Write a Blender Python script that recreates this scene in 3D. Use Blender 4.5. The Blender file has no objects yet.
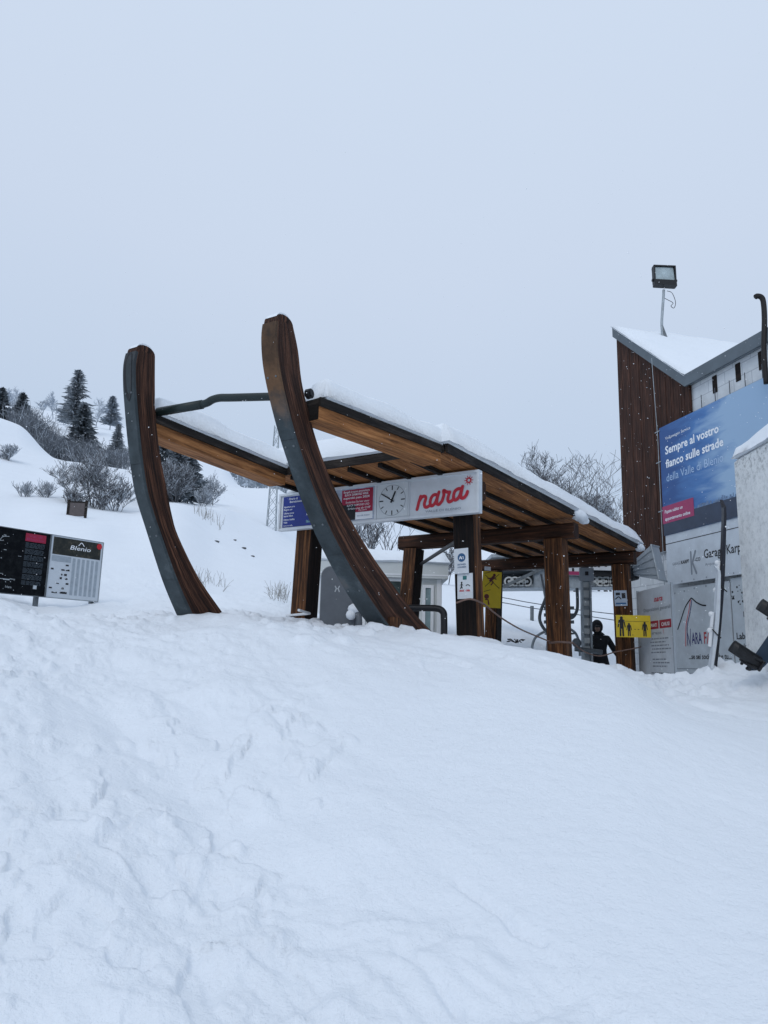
import bpy, math, random
import numpy as np
from mathutils import Vector, Matrix
rnd = random.Random(7)
R = math.radians
V = Vector
scene = bpy.context.scene
col = scene.collection

# ------------------------------------------------------------------ camera
F = 770.0
TH, RO = R(11.2), R(1.43)
EYE = V((0, 0, 1.6))
FWD = V((0, math.cos(TH), math.sin(TH)))
UP0 = V((0, -math.sin(TH), math.cos(TH)))
RT = V((1, 0, 0)) * math.cos(RO) + UP0 * math.sin(RO)
UP = UP0 * math.cos(RO) - V((1, 0, 0)) * math.sin(RO)
cam = bpy.data.cameras.new('camera')
cam.sensor_fit = 'VERTICAL'; cam.sensor_height = 24.0; cam.lens = F / 1024 * 24.0
cam.clip_start = 0.05; cam.clip_end = 5000
cam_o = bpy.data.objects.new('camera', cam); col.objects.link(cam_o)
mm = Matrix((RT, UP, -FWD)).transposed().to_4x4(); mm.translation = EYE
cam_o.matrix_world = mm
scene.camera = cam_o

def ray(px, py):
    return FWD + RT * ((px - 384) / F) + UP * ((512 - py) / F)
def S(px, py, Y):                      # survey: the point of the place seen at px,py that lies Y metres ahead
    d = ray(px, py); return EYE + d * (Y / d.y)
AZ = R(33)
AX = V((math.sin(AZ), math.cos(AZ), 0)); CX = V((math.cos(AZ), -math.sin(AZ), 0)); ZX = V((0, 0, 1))
def W(a, c, z=0.0):                    # shelter frame: a along its length, c across, z up
    return AX * a + CX * c + ZX * z

# ------------------------------------------------------------------ materials
def newmat(name):
    m = bpy.data.materials.new(name); m.use_nodes = True
    nt = m.node_tree; b = nt.nodes['Principled BSDF']
    return m, nt, b
def N(nt, t, **kw):
    n = nt.nodes.new(t)
    for k, v in kw.items():
        if k in n.inputs: n.inputs[k].default_value = v
        else: setattr(n, k, v)
    return n
def c4(c): return (c[0], c[1], c[2], 1)
def ramp(nt, fac, stops):
    r = N(nt, 'ShaderNodeValToRGB'); e = r.color_ramp.elements
    while len(e) < len(stops): e.new(0.5)
    for i, (p, c) in enumerate(stops): e[i].position = p; e[i].color = c4(c)
    nt.links.new(fac, r.inputs[0]); return r.outputs[0]
def plain(name, c, rough=0.5, metal=0.0, var=0.12, scale=6.0, bump=0.0, spec=0.4):
    """one paint or metal with a little uneven tone"""
    m, nt, b = newmat(name)
    tc = N(nt, 'ShaderNodeTexCoord')
    n = N(nt, 'ShaderNodeTexNoise', Scale=scale, Detail=6.0, Roughness=0.65)
    nt.links.new(tc.outputs['Object'], n.inputs['Vector'])
    lo = [x * (1 - var) for x in c]; hi = [min(1, x * (1 + var)) for x in c]
    nt.links.new(ramp(nt, n.outputs['Fac'], [(0.3, lo), (0.7, hi)]), b.inputs['Base Color'])
    b.inputs['Roughness'].default_value = rough; b.inputs['Metallic'].default_value = metal
    b.inputs['Specular IOR Level'].default_value = spec
    if bump:
        bp = N(nt, 'ShaderNodeBump', Strength=bump, Distance=0.01)
        nt.links.new(n.outputs['Fac'], bp.inputs['Height']); nt.links.new(bp.outputs[0], b.inputs['Normal'])
    return m
def wood(name, dark, mid, light, stain=0.5, grain=26.0, rough=0.75, stain_scale=1.2, lam=0.0):
    """grain runs along u of the uv map (metres)"""
    m, nt, b = newmat(name)
    uv = N(nt, 'ShaderNodeUVMap')
    mp = N(nt, 'ShaderNodeMapping'); mp.inputs['Scale'].default_value = (0.9, grain, 1)
    nt.links.new(uv.outputs[0], mp.inputs['Vector'])
    n1 = N(nt, 'ShaderNodeTexNoise', Scale=1.6, Detail=8.0, Roughness=0.7, Distortion=0.25)
    nt.links.new(mp.outputs[0], n1.inputs['Vector'])
    c1 = ramp(nt, n1.outputs['Fac'], [(0.36, dark), (0.5, mid), (0.68, light)])
    tc = N(nt, 'ShaderNodeTexCoord')
    mp2 = N(nt, 'ShaderNodeMapping'); mp2.inputs['Scale'].default_value = (1, 6, 1)
    nt.links.new(uv.outputs[0], mp2.inputs['Vector'])
    n2 = N(nt, 'ShaderNodeTexNoise', Scale=stain_scale, Detail=5.0, Roughness=0.6)
    nt.links.new(mp2.outputs[0], n2.inputs['Vector'])
    f = ramp(nt, n2.outputs['Fac'], [(0.38, (0, 0, 0)), (0.68, (1, 1, 1))])
    ml = N(nt, 'ShaderNodeMath', operation='MULTIPLY'); ml.inputs[1].default_value = stain
    nt.links.new(f, ml.inputs[0])
    mx = N(nt, 'ShaderNodeMixRGB'); mx.inputs[2].default_value = c4([x * 0.35 for x in dark])
    nt.links.new(ml.outputs[0], mx.inputs[0]); nt.links.new(c1, mx.inputs[1])
    out = mx.outputs[0]
    if lam:
        sx = N(nt, 'ShaderNodeSeparateXYZ'); nt.links.new(uv.outputs[0], sx.inputs[0])
        wb = N(nt, 'ShaderNodeMath', operation='MULTIPLY_ADD'); wb.inputs[1].default_value = 0.10; nt.links.new(n2.outputs['Fac'], wb.inputs[0])
        dv = N(nt, 'ShaderNodeMath', operation='DIVIDE'); dv.inputs[1].default_value = lam; nt.links.new(sx.outputs[1], dv.inputs[0]); nt.links.new(dv.outputs[0], wb.inputs[2])
        fr = N(nt, 'ShaderNodeMath', operation='FRACT'); nt.links.new(wb.outputs[0], fr.inputs[0])
        fl = N(nt, 'ShaderNodeMath', operation='FLOOR'); nt.links.new(wb.outputs[0], fl.inputs[0])
        wn = N(nt, 'ShaderNodeTexWhiteNoise', noise_dimensions='1D'); nt.links.new(fl.outputs[0], wn.inputs['W'])
        k1 = N(nt, 'ShaderNodeMixRGB', blend_type='MULTIPLY'); k1.inputs[0].default_value = 1.0; nt.links.new(out, k1.inputs[1])
        nt.links.new(ramp(nt, wn.outputs['Value'], [(0.0, (0.55, 0.5, 0.5)), (1.0, (1.25, 1.2, 1.15))]), k1.inputs[2])
        k2 = N(nt, 'ShaderNodeMixRGB', blend_type='MULTIPLY'); k2.inputs[0].default_value = 0.85; nt.links.new(k1.outputs[0], k2.inputs[1])
        nt.links.new(ramp(nt, fr.outputs[0], [(0.0, (0.15, 0.13, 0.12)), (0.13, (1, 1, 1))]), k2.inputs[2]); out = k2.outputs[0]
    nt.links.new(out, b.inputs['Base Color'])
    b.inputs['Roughness'].default_value = rough; b.inputs['Specular IOR Level'].default_value = 0.25
    bp = N(nt, 'ShaderNodeBump', Strength=0.5, Distance=0.012)
    nt.links.new(n1.outputs['Fac'], bp.inputs['Height']); nt.links.new(bp.outputs[0], b.inputs['Normal'])
    return m
def snowmat(name, c, bump=0.35, fine=60.0):
    m, nt, b = newmat(name)
    tc = N(nt, 'ShaderNodeTexCoord')
    n1 = N(nt, 'ShaderNodeTexNoise', Scale=1.1, Detail=5.0, Roughness=0.6)
    nt.links.new(tc.outputs['Object'], n1.inputs['Vector'])
    nt.links.new(ramp(nt, n1.outputs['Fac'], [(0.3, [x * 0.975 for x in c]), (0.7, c)]), b.inputs['Base Color'])
    b.inputs['Roughness'].default_value = 0.85; b.inputs['Specular IOR Level'].default_value = 0.15
    n2 = N(nt, 'ShaderNodeTexNoise', Scale=fine, Detail=4.0, Roughness=0.7)
    n3 = N(nt, 'ShaderNodeTexNoise', Scale=9.0, Detail=5.0, Roughness=0.6)
    nt.links.new(tc.outputs['Object'], n2.inputs['Vector']); nt.links.new(tc.outputs['Object'], n3.inputs['Vector'])
    b1 = N(nt, 'ShaderNodeBump', Strength=bump, Distance=0.010)
    b2 = N(nt, 'ShaderNodeBump', Strength=bump, Distance=0.03)
    nt.links.new(n2.outputs['Fac'], b1.inputs['Height']); nt.links.new(n3.outputs['Fac'], b2.inputs['Height'])
    nt.links.new(b2.outputs[0], b1.inputs['Normal']); nt.links.new(b1.outputs[0], b.inputs['Normal'])
    return m
SNOW = snowmat('snow', (0.835, 0.878, 0.93), bump=0.7)
SNOWR = snowmat('roof_snow', (0.84, 0.885, 0.935), bump=0.5, fine=40)
FLAKE = plain('snowflake', (0.95, 0.96, 0.98), rough=0.9, var=0.02)
W_RUN = wood('runner_wood', (0.012, 0.006, 0.005), (0.062, 0.026, 0.015), (0.21, 0.10, 0.06), stain=0.7, grain=26, stain_scale=2.2, lam=0.046)
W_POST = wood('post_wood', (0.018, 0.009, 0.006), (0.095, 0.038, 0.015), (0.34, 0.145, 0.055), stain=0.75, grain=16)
W_POSTD = wood('post_wood_dark', (0.004, 0.003, 0.003), (0.010, 0.006, 0.005), (0.035, 0.018, 0.012), stain=0.6, grain=16)  # near-black tone of the post timber, for single post faces and the vents
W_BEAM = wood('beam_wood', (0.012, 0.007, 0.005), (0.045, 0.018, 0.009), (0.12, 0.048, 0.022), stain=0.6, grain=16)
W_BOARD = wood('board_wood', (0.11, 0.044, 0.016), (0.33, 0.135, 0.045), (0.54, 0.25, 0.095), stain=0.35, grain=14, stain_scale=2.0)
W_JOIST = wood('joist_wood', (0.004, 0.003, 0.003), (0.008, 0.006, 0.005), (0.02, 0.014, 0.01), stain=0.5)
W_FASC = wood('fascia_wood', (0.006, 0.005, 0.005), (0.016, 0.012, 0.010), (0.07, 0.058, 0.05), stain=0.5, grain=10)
W_CLAD = wood('cladding_wood', (0.012, 0.006, 0.005), (0.052, 0.020, 0.012), (0.15, 0.068, 0.042), stain=0.65, grain=34, stain_scale=1.6)
STEEL = plain('weathered_steel', (0.085, 0.105, 0.115), rough=0.55, metal=0.25, var=0.35, scale=5)
SOLE = plain('rusting_sole_steel', (0.085, 0.10, 0.11), rough=0.5, metal=0.3, var=0.3, scale=4)
DKGREEN = plain('dark_green_paint', (0.012, 0.022, 0.022), rough=0.45, var=0.3)
GALV = plain('galvanised_steel', (0.33, 0.37, 0.40), rough=0.5, metal=0.4, var=0.25, scale=9)
GALVD = plain('dark_galvanised_steel', (0.14, 0.16, 0.175), rough=0.55, metal=0.3, var=0.3, scale=9)
BLACK = plain('black_plastic', (0.010, 0.011, 0.013), rough=0.5, var=0.3)
BLKMET = plain('black_metal', (0.016, 0.017, 0.020), rough=0.45, metal=0.2, var=0.3)
INK = plain('black_ink', (0.015, 0.016, 0.020), rough=0.7, var=0.1)
GREYINK = plain('grey_ink', (0.24, 0.27, 0.31), rough=0.7, var=0.1)
WHITE = plain('white_paint', (0.72, 0.74, 0.76), rough=0.55, var=0.05, scale=3)
SIGNW = plain('white_acrylic', (0.62, 0.66, 0.70), rough=0.35, var=0.09, scale=5)
WINK = plain('white_ink', (0.80, 0.83, 0.87), rough=0.7, var=0.03)
PALEINK = plain('pale_blue_ink', (0.42, 0.56, 0.75), rough=0.7, var=0.05)
RED = plain('red_ink', (0.52, 0.025, 0.045), rough=0.5, var=0.1)
REDP = plain('red_poster', (0.33, 0.015, 0.05), rough=0.5, var=0.12)
PINK = plain('magenta_ink', (0.33, 0.035, 0.115), rough=0.5, var=0.08)
BLUE = plain('blue_panel', (0.012, 0.03, 0.22), rough=0.4, var=0.15)
BLUEI = plain('blue_ink', (0.03, 0.10, 0.22), rough=0.6, var=0.1)
PURPI = plain('violet_ink', (0.05, 0.05, 0.16), rough=0.6, var=0.1)
YELLOW = plain('yellow_sign', (0.60, 0.44, 0.015), rough=0.45, var=0.08)
NAVY = plain('navy_deck', (0.022, 0.045, 0.075), rough=0.35, var=0.25)
GREYP = plain('grey_panel', (0.30, 0.34, 0.38), rough=0.6, var=0.12, scale=2)
BANNER = plain('banner_sheet', (0.47, 0.52, 0.56), rough=0.6, var=0.13, scale=2.5, bump=0.25)
BANNERL = plain('banner_sheet_light', (0.54, 0.59, 0.64), rough=0.6, var=0.12, scale=2.5, bump=0.25)
GATE = plain('gate_grey', (0.105, 0.12, 0.14), rough=0.45, var=0.12)
CABIN = plain('cabin_white', (0.55, 0.58, 0.58), rough=0.6, var=0.07, scale=2)
GLASS = plain('dark_glass', (0.06, 0.085, 0.085), rough=0.12, var=0.5, scale=2.5, spec=0.7)
GLASSG = plain('greenish_glass', (0.16, 0.24, 0.25), rough=0.12, var=0.3, scale=3, spec=0.7)
ROPE = plain('weathered_rope', (0.17, 0.11, 0.09), rough=0.9, var=0.3)
WIRE = plain('wire', (0.07, 0.08, 0.095), rough=0.6, var=0.2)
CLOTH = plain('black_clothing', (0.008, 0.009, 0.012), rough=0.9, var=0.4, scale=14)
SKIN = plain('skin', (0.42, 0.27, 0.20), rough=0.6, var=0.05)
ROCK = plain('rock', (0.09, 0.095, 0.10), rough=0.9, var=0.4, bump=0.6)
FASCM = plain('grey_roof_metal', (0.11, 0.135, 0.155), rough=0.5, metal=0.25, var=0.15, scale=2)
LAMPG = plain('lamp_glass', (0.33, 0.40, 0.42), rough=0.15, var=0.3, scale=5, spec=0.7)
BROWNB = plain('brown_board', (0.10, 0.085, 0.085), rough=0.7, var=0.2)

def haze(c, t, sky=(0.66, 0.74, 0.84)):  # distance haze blended into the base colour of trees, bushes and grass
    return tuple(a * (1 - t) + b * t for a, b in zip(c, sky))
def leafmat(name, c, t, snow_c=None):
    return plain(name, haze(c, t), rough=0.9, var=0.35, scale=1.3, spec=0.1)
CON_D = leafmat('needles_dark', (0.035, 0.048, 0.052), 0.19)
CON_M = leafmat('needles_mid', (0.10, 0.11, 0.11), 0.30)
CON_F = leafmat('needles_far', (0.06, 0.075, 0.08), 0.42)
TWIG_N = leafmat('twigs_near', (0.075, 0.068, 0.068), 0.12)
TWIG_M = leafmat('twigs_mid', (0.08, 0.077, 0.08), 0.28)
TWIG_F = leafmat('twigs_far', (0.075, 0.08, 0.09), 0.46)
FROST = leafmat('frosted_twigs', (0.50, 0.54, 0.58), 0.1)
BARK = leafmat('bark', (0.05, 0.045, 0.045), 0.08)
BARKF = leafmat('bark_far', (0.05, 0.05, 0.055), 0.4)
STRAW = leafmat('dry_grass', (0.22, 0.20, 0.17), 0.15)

# concrete and block wall, posters with painted skies
def concrete():
    m, nt, b = newmat('weathered_concrete')
    tc = N(nt, 'ShaderNodeTexCoord')
    n1 = N(nt, 'ShaderNodeTexNoise', Scale=2.2, Detail=9.0, Roughness=0.7)
    n2 = N(nt, 'ShaderNodeTexNoise', Scale=13.0, Detail=8.0, Roughness=0.8)
    for n in (n1, n2): nt.links.new(tc.outputs['Object'], n.inputs['Vector'])
    c1 = ramp(nt, n1.outputs['Fac'], [(0.3, (0.58, 0.60, 0.61)), (0.52, (0.76, 0.78, 0.78)), (0.75, (0.86, 0.87, 0.86))])
    f = ramp(nt, n2.outputs['Fac'], [(0.36, (0.30, 0.31, 0.31)), (0.52, (1, 1, 1))])
    sx = N(nt, 'ShaderNodeSeparateXYZ'); nt.links.new(tc.outputs['Object'], sx.inputs[0])
    mr = N(nt, 'ShaderNodeMapRange'); mr.inputs[1].default_value = 2.55; mr.inputs[2].default_value = 2.95
    mr.inputs[3].default_value = 0.35; mr.inputs[4].default_value = 1.0
    nt.links.new(sx.outputs[2], mr.inputs[0])
    mx = N(nt, 'ShaderNodeMixRGB', blend_type='MULTIPLY')
    nt.links.new(mr.outputs[0], mx.inputs[0]); nt.links.new(c1, mx.inputs[1]); nt.links.new(f, mx.inputs[2])
    nt.links.new(mx.outputs[0], b.inputs['Base Color']); b.inputs['Roughness'].default_value = 0.9
    bp = N(nt, 'ShaderNodeBump', Strength=0.5, Distance=0.02)
    nt.links.new(n2.outputs['Fac'], bp.inputs['Height']); nt.links.new(bp.outputs[0], b.inputs['Normal'])
    return m
CONC = concrete()
def blockwall():
    m, nt, b = newmat('white_block_wall')
    uv = N(nt, 'ShaderNodeUVMap')
    br = N(nt, 'ShaderNodeTexBrick'); br.inputs['Scale'].default_value = 1.0
    br.inputs['Color1'].default_value = (0.60, 0.63, 0.65, 1); br.inputs['Color2'].default_value = (0.66, 0.69, 0.71, 1)
    br.inputs['Mortar'].default_value = (0.42, 0.45, 0.48, 1); br.inputs['Mortar Size'].default_value = 0.008
    br.inputs['Brick Width'].default_value = 0.5; br.inputs['Row Height'].default_value = 0.25
    nt.links.new(uv.outputs[0], br.inputs['Vector'])
    n = N(nt, 'ShaderNodeTexNoise', Scale=3.0, Detail=7.0, Roughness=0.7); nt.links.new(uv.outputs[0], n.inputs['Vector'])
    mx = N(nt, 'ShaderNodeMixRGB', blend_type='MULTIPLY'); mx.inputs[0].default_value = 0.5
    nt.links.new(br.outputs['Color'], mx.inputs[1]); nt.links.new(ramp(nt, n.outputs['Fac'], [(0.3, (0.7, 0.7, 0.7)), (0.6, (1, 1, 1))]), mx.inputs[2])
    nt.links.new(mx.outputs[0], b.inputs['Base Color']); b.inputs['Roughness'].default_value = 0.8
    return m
BLOCK = blockwall()
def skyposter():
    m, nt, b = newmat('printed_sky_poster')
    uv = N(nt, 'ShaderNodeUVMap'); sx = N(nt, 'ShaderNodeSeparateXYZ'); nt.links.new(uv.outputs[0], sx.inputs[0])
    g = N(nt, 'ShaderNodeMath', operation='MULTIPLY_ADD'); g.inputs[1].default_value = 0.33; g.inputs[2].default_value = -0.28
    nt.links.new(sx.outputs[0], g.inputs[0])
    mp = N(nt, 'ShaderNodeMapping'); mp.inputs['Scale'].default_value = (0.7, 2.6, 1); mp.inputs['Rotation'].default_value = (0, 0, 0.25)
    nt.links.new(uv.outputs[0], mp.inputs[0])
    n = N(nt, 'ShaderNodeTexNoise', Scale=1.3, Detail=6.0, Roughness=0.55, Distortion=0.6); nt.links.new(mp.outputs[0], n.inputs['Vector'])
    ad = N(nt, 'ShaderNodeMath', operation='ADD'); nt.links.new(g.outputs[0], ad.inputs[0]); nt.links.new(n.outputs['Fac'], ad.inputs[1])
    c = ramp(nt, ad.outputs[0], [(0.30, (0.018, 0.075, 0.24)), (0.62, (0.055, 0.17, 0.41)), (0.95, (0.29, 0.43, 0.60))])
    nt.links.new(c, b.inputs['Base Color']); b.inputs['Roughness'].default_value = 0.5
    return m
SKYP = skyposter()
def mapmat():
    m, nt, b = newmat('printed_dark_map')
    tc = N(nt, 'ShaderNodeTexCoord')
    n = N(nt, 'ShaderNodeTexNoise', Scale=9.0, Detail=8.0, Roughness=0.8); nt.links.new(tc.outputs['Object'], n.inputs['Vector'])
    c = ramp(nt, n.outputs['Fac'], [(0.45, (0.004, 0.005, 0.007)), (0.62, (0.012, 0.014, 0.016)), (0.80, (0.06, 0.065, 0.07))])
    nt.links.new(c, b.inputs['Base Color']); b.inputs['Roughness'].default_value = 0.8; b.inputs['Specular IOR Level'].default_value = 0.08
    return m
MAPD = mapmat()
def photomat():
    m, nt, b = newmat('printed_mountain_photo')
    tc = N(nt, 'ShaderNodeTexCoord')
    n = N(nt, 'ShaderNodeTexNoise', Scale=8.0, Detail=8.0, Roughness=0.8); nt.links.new(tc.outputs['Object'], n.inputs['Vector'])
    c = ramp(nt, n.outputs['Fac'], [(0.40, (0.004, 0.007, 0.006)), (0.54, (0.02, 0.022, 0.016)), (0.66, (0.09, 0.075, 0.05)), (0.76, (0.4, 0.45, 0.5))])
    nt.links.new(c, b.inputs['Base Color']); b.inputs['Roughness'].default_value = 0.5
    return m
PHOTO = photomat()

# ------------------------------------------------------------------ mesh builder
class MB:
    def __init__(s): s.v = []; s.f = []; s.m = []; s.uv = []
    def face(s, pts, mi=0, uv=None):
        i = len(s.v); s.v += [V(p) for p in pts]; s.f.append(tuple(range(i, i + len(pts)))); s.m.append(mi)
        s.uv += uv if uv else [(0, 0)] * len(pts)
    def faces(s, verts, faces, mi=0, uvs=None):
        i = len(s.v); s.v += [V(p) for p in verts]
        for k, f in enumerate(faces):
            s.f.append(tuple(i + j for j in f)); s.m.append(mi)
            s.uv += [uvs[j] for j in f] if uvs else [(0, 0)] * len(f)
    def beam(s, p0, p1, w, h, up=ZX, mi=0, w1=None, h1=None, mis=None, bev=0.0):
        """a squared timber from p0 to p1; w across, h along up; mis = materials for (side+, side-, top, bottom, ends)"""
        p0, p1 = V(p0), V(p1); d = (p1 - p0); L = d.length; d.normalize()
        sd = d.cross(V(up)).normalized(); u = sd.cross(d).normalized()
        w1 = w if w1 is None else w1; h1 = h if h1 is None else h1
        b = min(bev, w * 0.3, h * 0.3) if bev else 0
        def ring(p, w, h):
            if not b: return [p + sd * (x * w / 2) + u * (y * h / 2) for x, y in ((1, -1), (1, 1), (-1, 1), (-1, -1))]
            q = []
            for x, y, first in ((1, -1, 0), (1, 1, 1), (-1, 1, 0), (-1, -1, 1)):
                a1 = p + sd * (x * (w / 2 - b)) + u * (y * h / 2); a2 = p + sd * (x * w / 2) + u * (y * (h / 2 - b))
                q += [a2, a1] if first else [a1, a2]
            return q
        r0, r1 = ring(p0, w, h), ring(p1, w1, h1); n = len(r0); o = rnd.uniform(0, 40)
        names = [0, 2, 1, 3] if n == 4 else [0, 0, 2, 2, 1, 1, 3, 3]
        if n == 8: names = [3, 0, 0, 2, 2, 1, 1, 3]
        acc = 0
        for k in range(n):
            a, c = r0[k], r0[(k + 1) % n]; e = (c - a).length
            mi_ = mis[names[k]] if mis else mi
            s.face([a, r1[k], r1[(k + 1) % n], c], mi_, [(o, acc), (o + L, acc), (o + L, acc + e), (o, acc + e)]); acc += e
        me = mis[4] if mis else mi
        s.face(r0, me, [(o + x, y) for x, y in ((0, 0), (0, .1), (.1, .1), (.1, 0), (0, 0), (0, .1), (.1, .1), (.1, 0))][:n])
        s.face(r1[::-1], me, [(o + x, y) for x, y in ((0, 0), (0, .1), (.1, .1), (.1, 0), (0, 0), (0, .1), (.1, .1), (.1, 0))][:n])
    def box(s, c, x, y, z, mi=0):
        """centre and three half-extent vectors"""
        c, x, y, z = V(c), V(x), V(y), V(z)
        s.beam(c - x, c + x, (y.length) * 2, z.length * 2, up=z, mi=mi)
    def tube(s, pts, r, n=8, mi=0, caps=True, r1=None):
        pts = [V(p) for p in pts]; r1 = r if r1 is None else r1; k = len(pts); prev = None; rings = []
        for i, p in enumerate(pts):
            d = (pts[min(i + 1, k - 1)] - pts[max(i - 1, 0)])
            if d.length < 1e-9: d = V((0, 0, 1))
            d.normalize()
            if prev is None: a = d.orthogonal().normalized()
            else:
                a = prev - d * prev.dot(d)
                a = a.normalized() if a.length > 1e-6 else d.orthogonal().normalized()
            prev = a; b = d.cross(a); rr = r + (r1 - r) * i / max(1, k - 1)
            rings.append([p + (a * math.cos(t * 2 * math.pi / n) + b * math.sin(t * 2 * math.pi / n)) * rr for t in range(n)])
        i0 = len(s.v); s.v += [q for g in rings for q in g]
        for i in range(k - 1):
            for t in range(n):
                a, b = i0 + i * n + t, i0 + i * n + (t + 1) % n
                s.f.append((a, b, b + n, a + n)); s.m.append(mi); s.uv += [(i * .3, t / n), (i * .3, (t + 1) / n), (i * .3 + .3, (t + 1) / n), (i * .3 + .3, t / n)]
        if caps and n > 2:
            s.f.append(tuple(i0 + t for t in range(n))[::-1]); s.m.append(mi); s.uv += [(0, 0)] * n
            s.f.append(tuple(i0 + (k - 1) * n + t for t in range(n))); s.m.append(mi); s.uv += [(0, 0)] * n
    def prism(s, poly, n, mi=0, side=None):
        """poly = list of points in one plane, pushed along vector n"""
        poly = [V(p) for p in poly]; n = V(n); side = mi if side is None else side
        e1 = (poly[1] - poly[0]).normalized(); nn = n.normalized(); e2 = nn.cross(e1)
        uv = [((p - poly[0]).dot(e1), (p - poly[0]).dot(e2)) for p in poly]
        s.face(poly[::-1], mi, uv[::-1]); s.face([p + n for p in poly], mi, uv)
        k = len(poly)
        for i in range(k):
            a, b = poly[i], poly[(i + 1) % k]; L = (b - a).length
            s.face([a, b, b + n, a + n], side, [(0, 0), (L, 0), (L, n.length), (0, n.length)])
    def ball(s, c, r, mi=0, nu=10, nv=6, sc=(1, 1, 1)):
        c = V(c); i0 = len(s.v)
        for j in range(nv + 1):
            ph = math.pi * j / nv
            for i in range(nu):
                t = 2 * math.pi * i / nu
                s.v.append(c + V((r * sc[0] * math.sin(ph) * math.cos(t), r * sc[1] * math.sin(ph) * math.sin(t), r * sc[2] * math.cos(ph))))
        for j in range(nv):
            for i in range(nu):
                a = i0 + j * nu + i; b = i0 + j * nu + (i + 1) % nu
                s.f.append((a, a + nu, b + nu, b)); s.m.append(mi); s.uv += [(0, 0)] * 4
    # flat work in a sign's own plane: x right, y up, z out of the sign
    def rect(s, x0, y0, x1, y1, z, mi=0):
        s.face([(x0, y0, z), (x1, y0, z), (x1, y1, z), (x0, y1, z)], mi, [(x0, y0), (x1, y0), (x1, y1), (x0, y1)])
    def slab(s, x0, y0, x1, y1, z0, z1, mi=0):
        s.prism([(x0, y0, z0), (x1, y0, z0), (x1, y1, z0), (x0, y1, z0)], (0, 0, z1 - z0), mi)
    def disc(s, x, y, r, z, mi=0, n=24, r0=0.0):
        if r0 <= 0: s.face([(x + r * math.cos(2 * math.pi * i / n), y + r * math.sin(2 * math.pi * i / n), z) for i in range(n)], mi)
        else:
            for i in range(n):
                a, b = 2 * math.pi * i / n, 2 * math.pi * (i + 1) / n
                s.face([(x + r0 * math.cos(a), y + r0 * math.sin(a), z), (x + r * math.cos(a), y + r * math.sin(a), z),
                        (x + r * math.cos(b), y + r * math.sin(b), z), (x + r0 * math.cos(b), y + r0 * math.sin(b), z)], mi)
    def stroke(s, pts, w, z, mi=0, smooth=True):
        p = [V((a[0], a[1], 0)) for a in pts]
        if smooth and len(p) > 2:
            q = []
            for i in range(len(p) - 1):
                a, b, c, d = p[max(i - 1, 0)], p[i], p[i + 1], p[min(i + 2, len(p) - 1)]
                for k in range(6):
                    t = k / 6
                    q.append(0.5 * ((2 * b) + (c - a) * t + (2 * a - 5 * b + 4 * c - d) * t * t + (3 * b - a - 3 * c + d) * t ** 3))
            p = q + [p[-1]]
        L, Rr = [], []
        for i in range(len(p)):
            d = p[min(i + 1, len(p) - 1)] - p[max(i - 1, 0)]
            d = d.normalized() if d.length > 1e-9 else V((1, 0, 0)); n = V((-d.y, d.x, 0)) * (w / 2)
            L.append(p[i] + n + V((0, 0, z))); Rr.append(p[i] - n + V((0, 0, z)))
        s.faces(L + Rr, [(i, i + len(p), i + len(p) + 1, i + 1) for i in range(len(p) - 1)], mi)
        if w > 0.012:
            for e in (p[0], p[-1]): s.disc(e.x, e.y, w / 2, z + 0.0004, mi, 10)
    def text(s, t, x, y, size, z, mi=0, w=None, bold=0.0, shear=0.0, rise=0.0, align='l'):
        vs, fs, wd = glyphs(t, bold, shear)
        sx = size if w is None else w / max(wd, 1e-6)
        x0 = x - (wd * sx / 2 if align == 'c' else 0)
        s.faces([(x0 + p[0] * sx, y + p[1] * size + rise * p[0] * sx, z) for p in vs], fs, mi)
    def build(s, name, mats, parent=None, smooth=False, local=False):
        me = bpy.data.meshes.new(name)
        inv = INV.get(parent.name) if (parent is not None and not local) else None
        vv = [inv @ p for p in s.v] if inv is not None else s.v
        me.from_pydata([tuple(p) for p in vv], [], s.f)
        if not isinstance(mats, (list, tuple)): mats = [mats]
        for m in mats: me.materials.append(m)
        me.polygons.foreach_set('material_index', s.m)
        ul = me.uv_layers.new(name='UVMap')
        ul.data.foreach_set('uv', [x for p in s.uv for x in p])
        if smooth: me.polygons.foreach_set('use_smooth', [True] * len(s.f))
        me.update()
        o = bpy.data.objects.new(name, me); col.objects.link(o)
        if parent is not None:
            o.parent = parent
            if parent.name in INV: INV[o.name] = INV[parent.name]
        return o
INV = {}
_gl = {}
def glyphs(t, bold, shear):
    k = (t, bold, shear)
    if k not in _gl:
        cu = bpy.data.curves.new('lettering', 'FONT'); cu.body = t; cu.size = 1.0; cu.offset = bold; cu.shear = shear; cu.resolution_u = 2
        o = bpy.data.objects.new('lettering', cu)
        me = bpy.data.meshes.new_from_object(o)
        vs = [tuple(v.co) for v in me.vertices]; fs = [tuple(p.vertices) for p in me.polygons]
        x0 = min(v[0] for v in vs); wd = max(v[0] for v in vs) - x0
        _gl[k] = ([(v[0] - x0, v[1]) for v in vs], fs, wd)
        bpy.data.objects.remove(o); bpy.data.curves.remove(cu); bpy.data.meshes.remove(me)
    return _gl[k]

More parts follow.
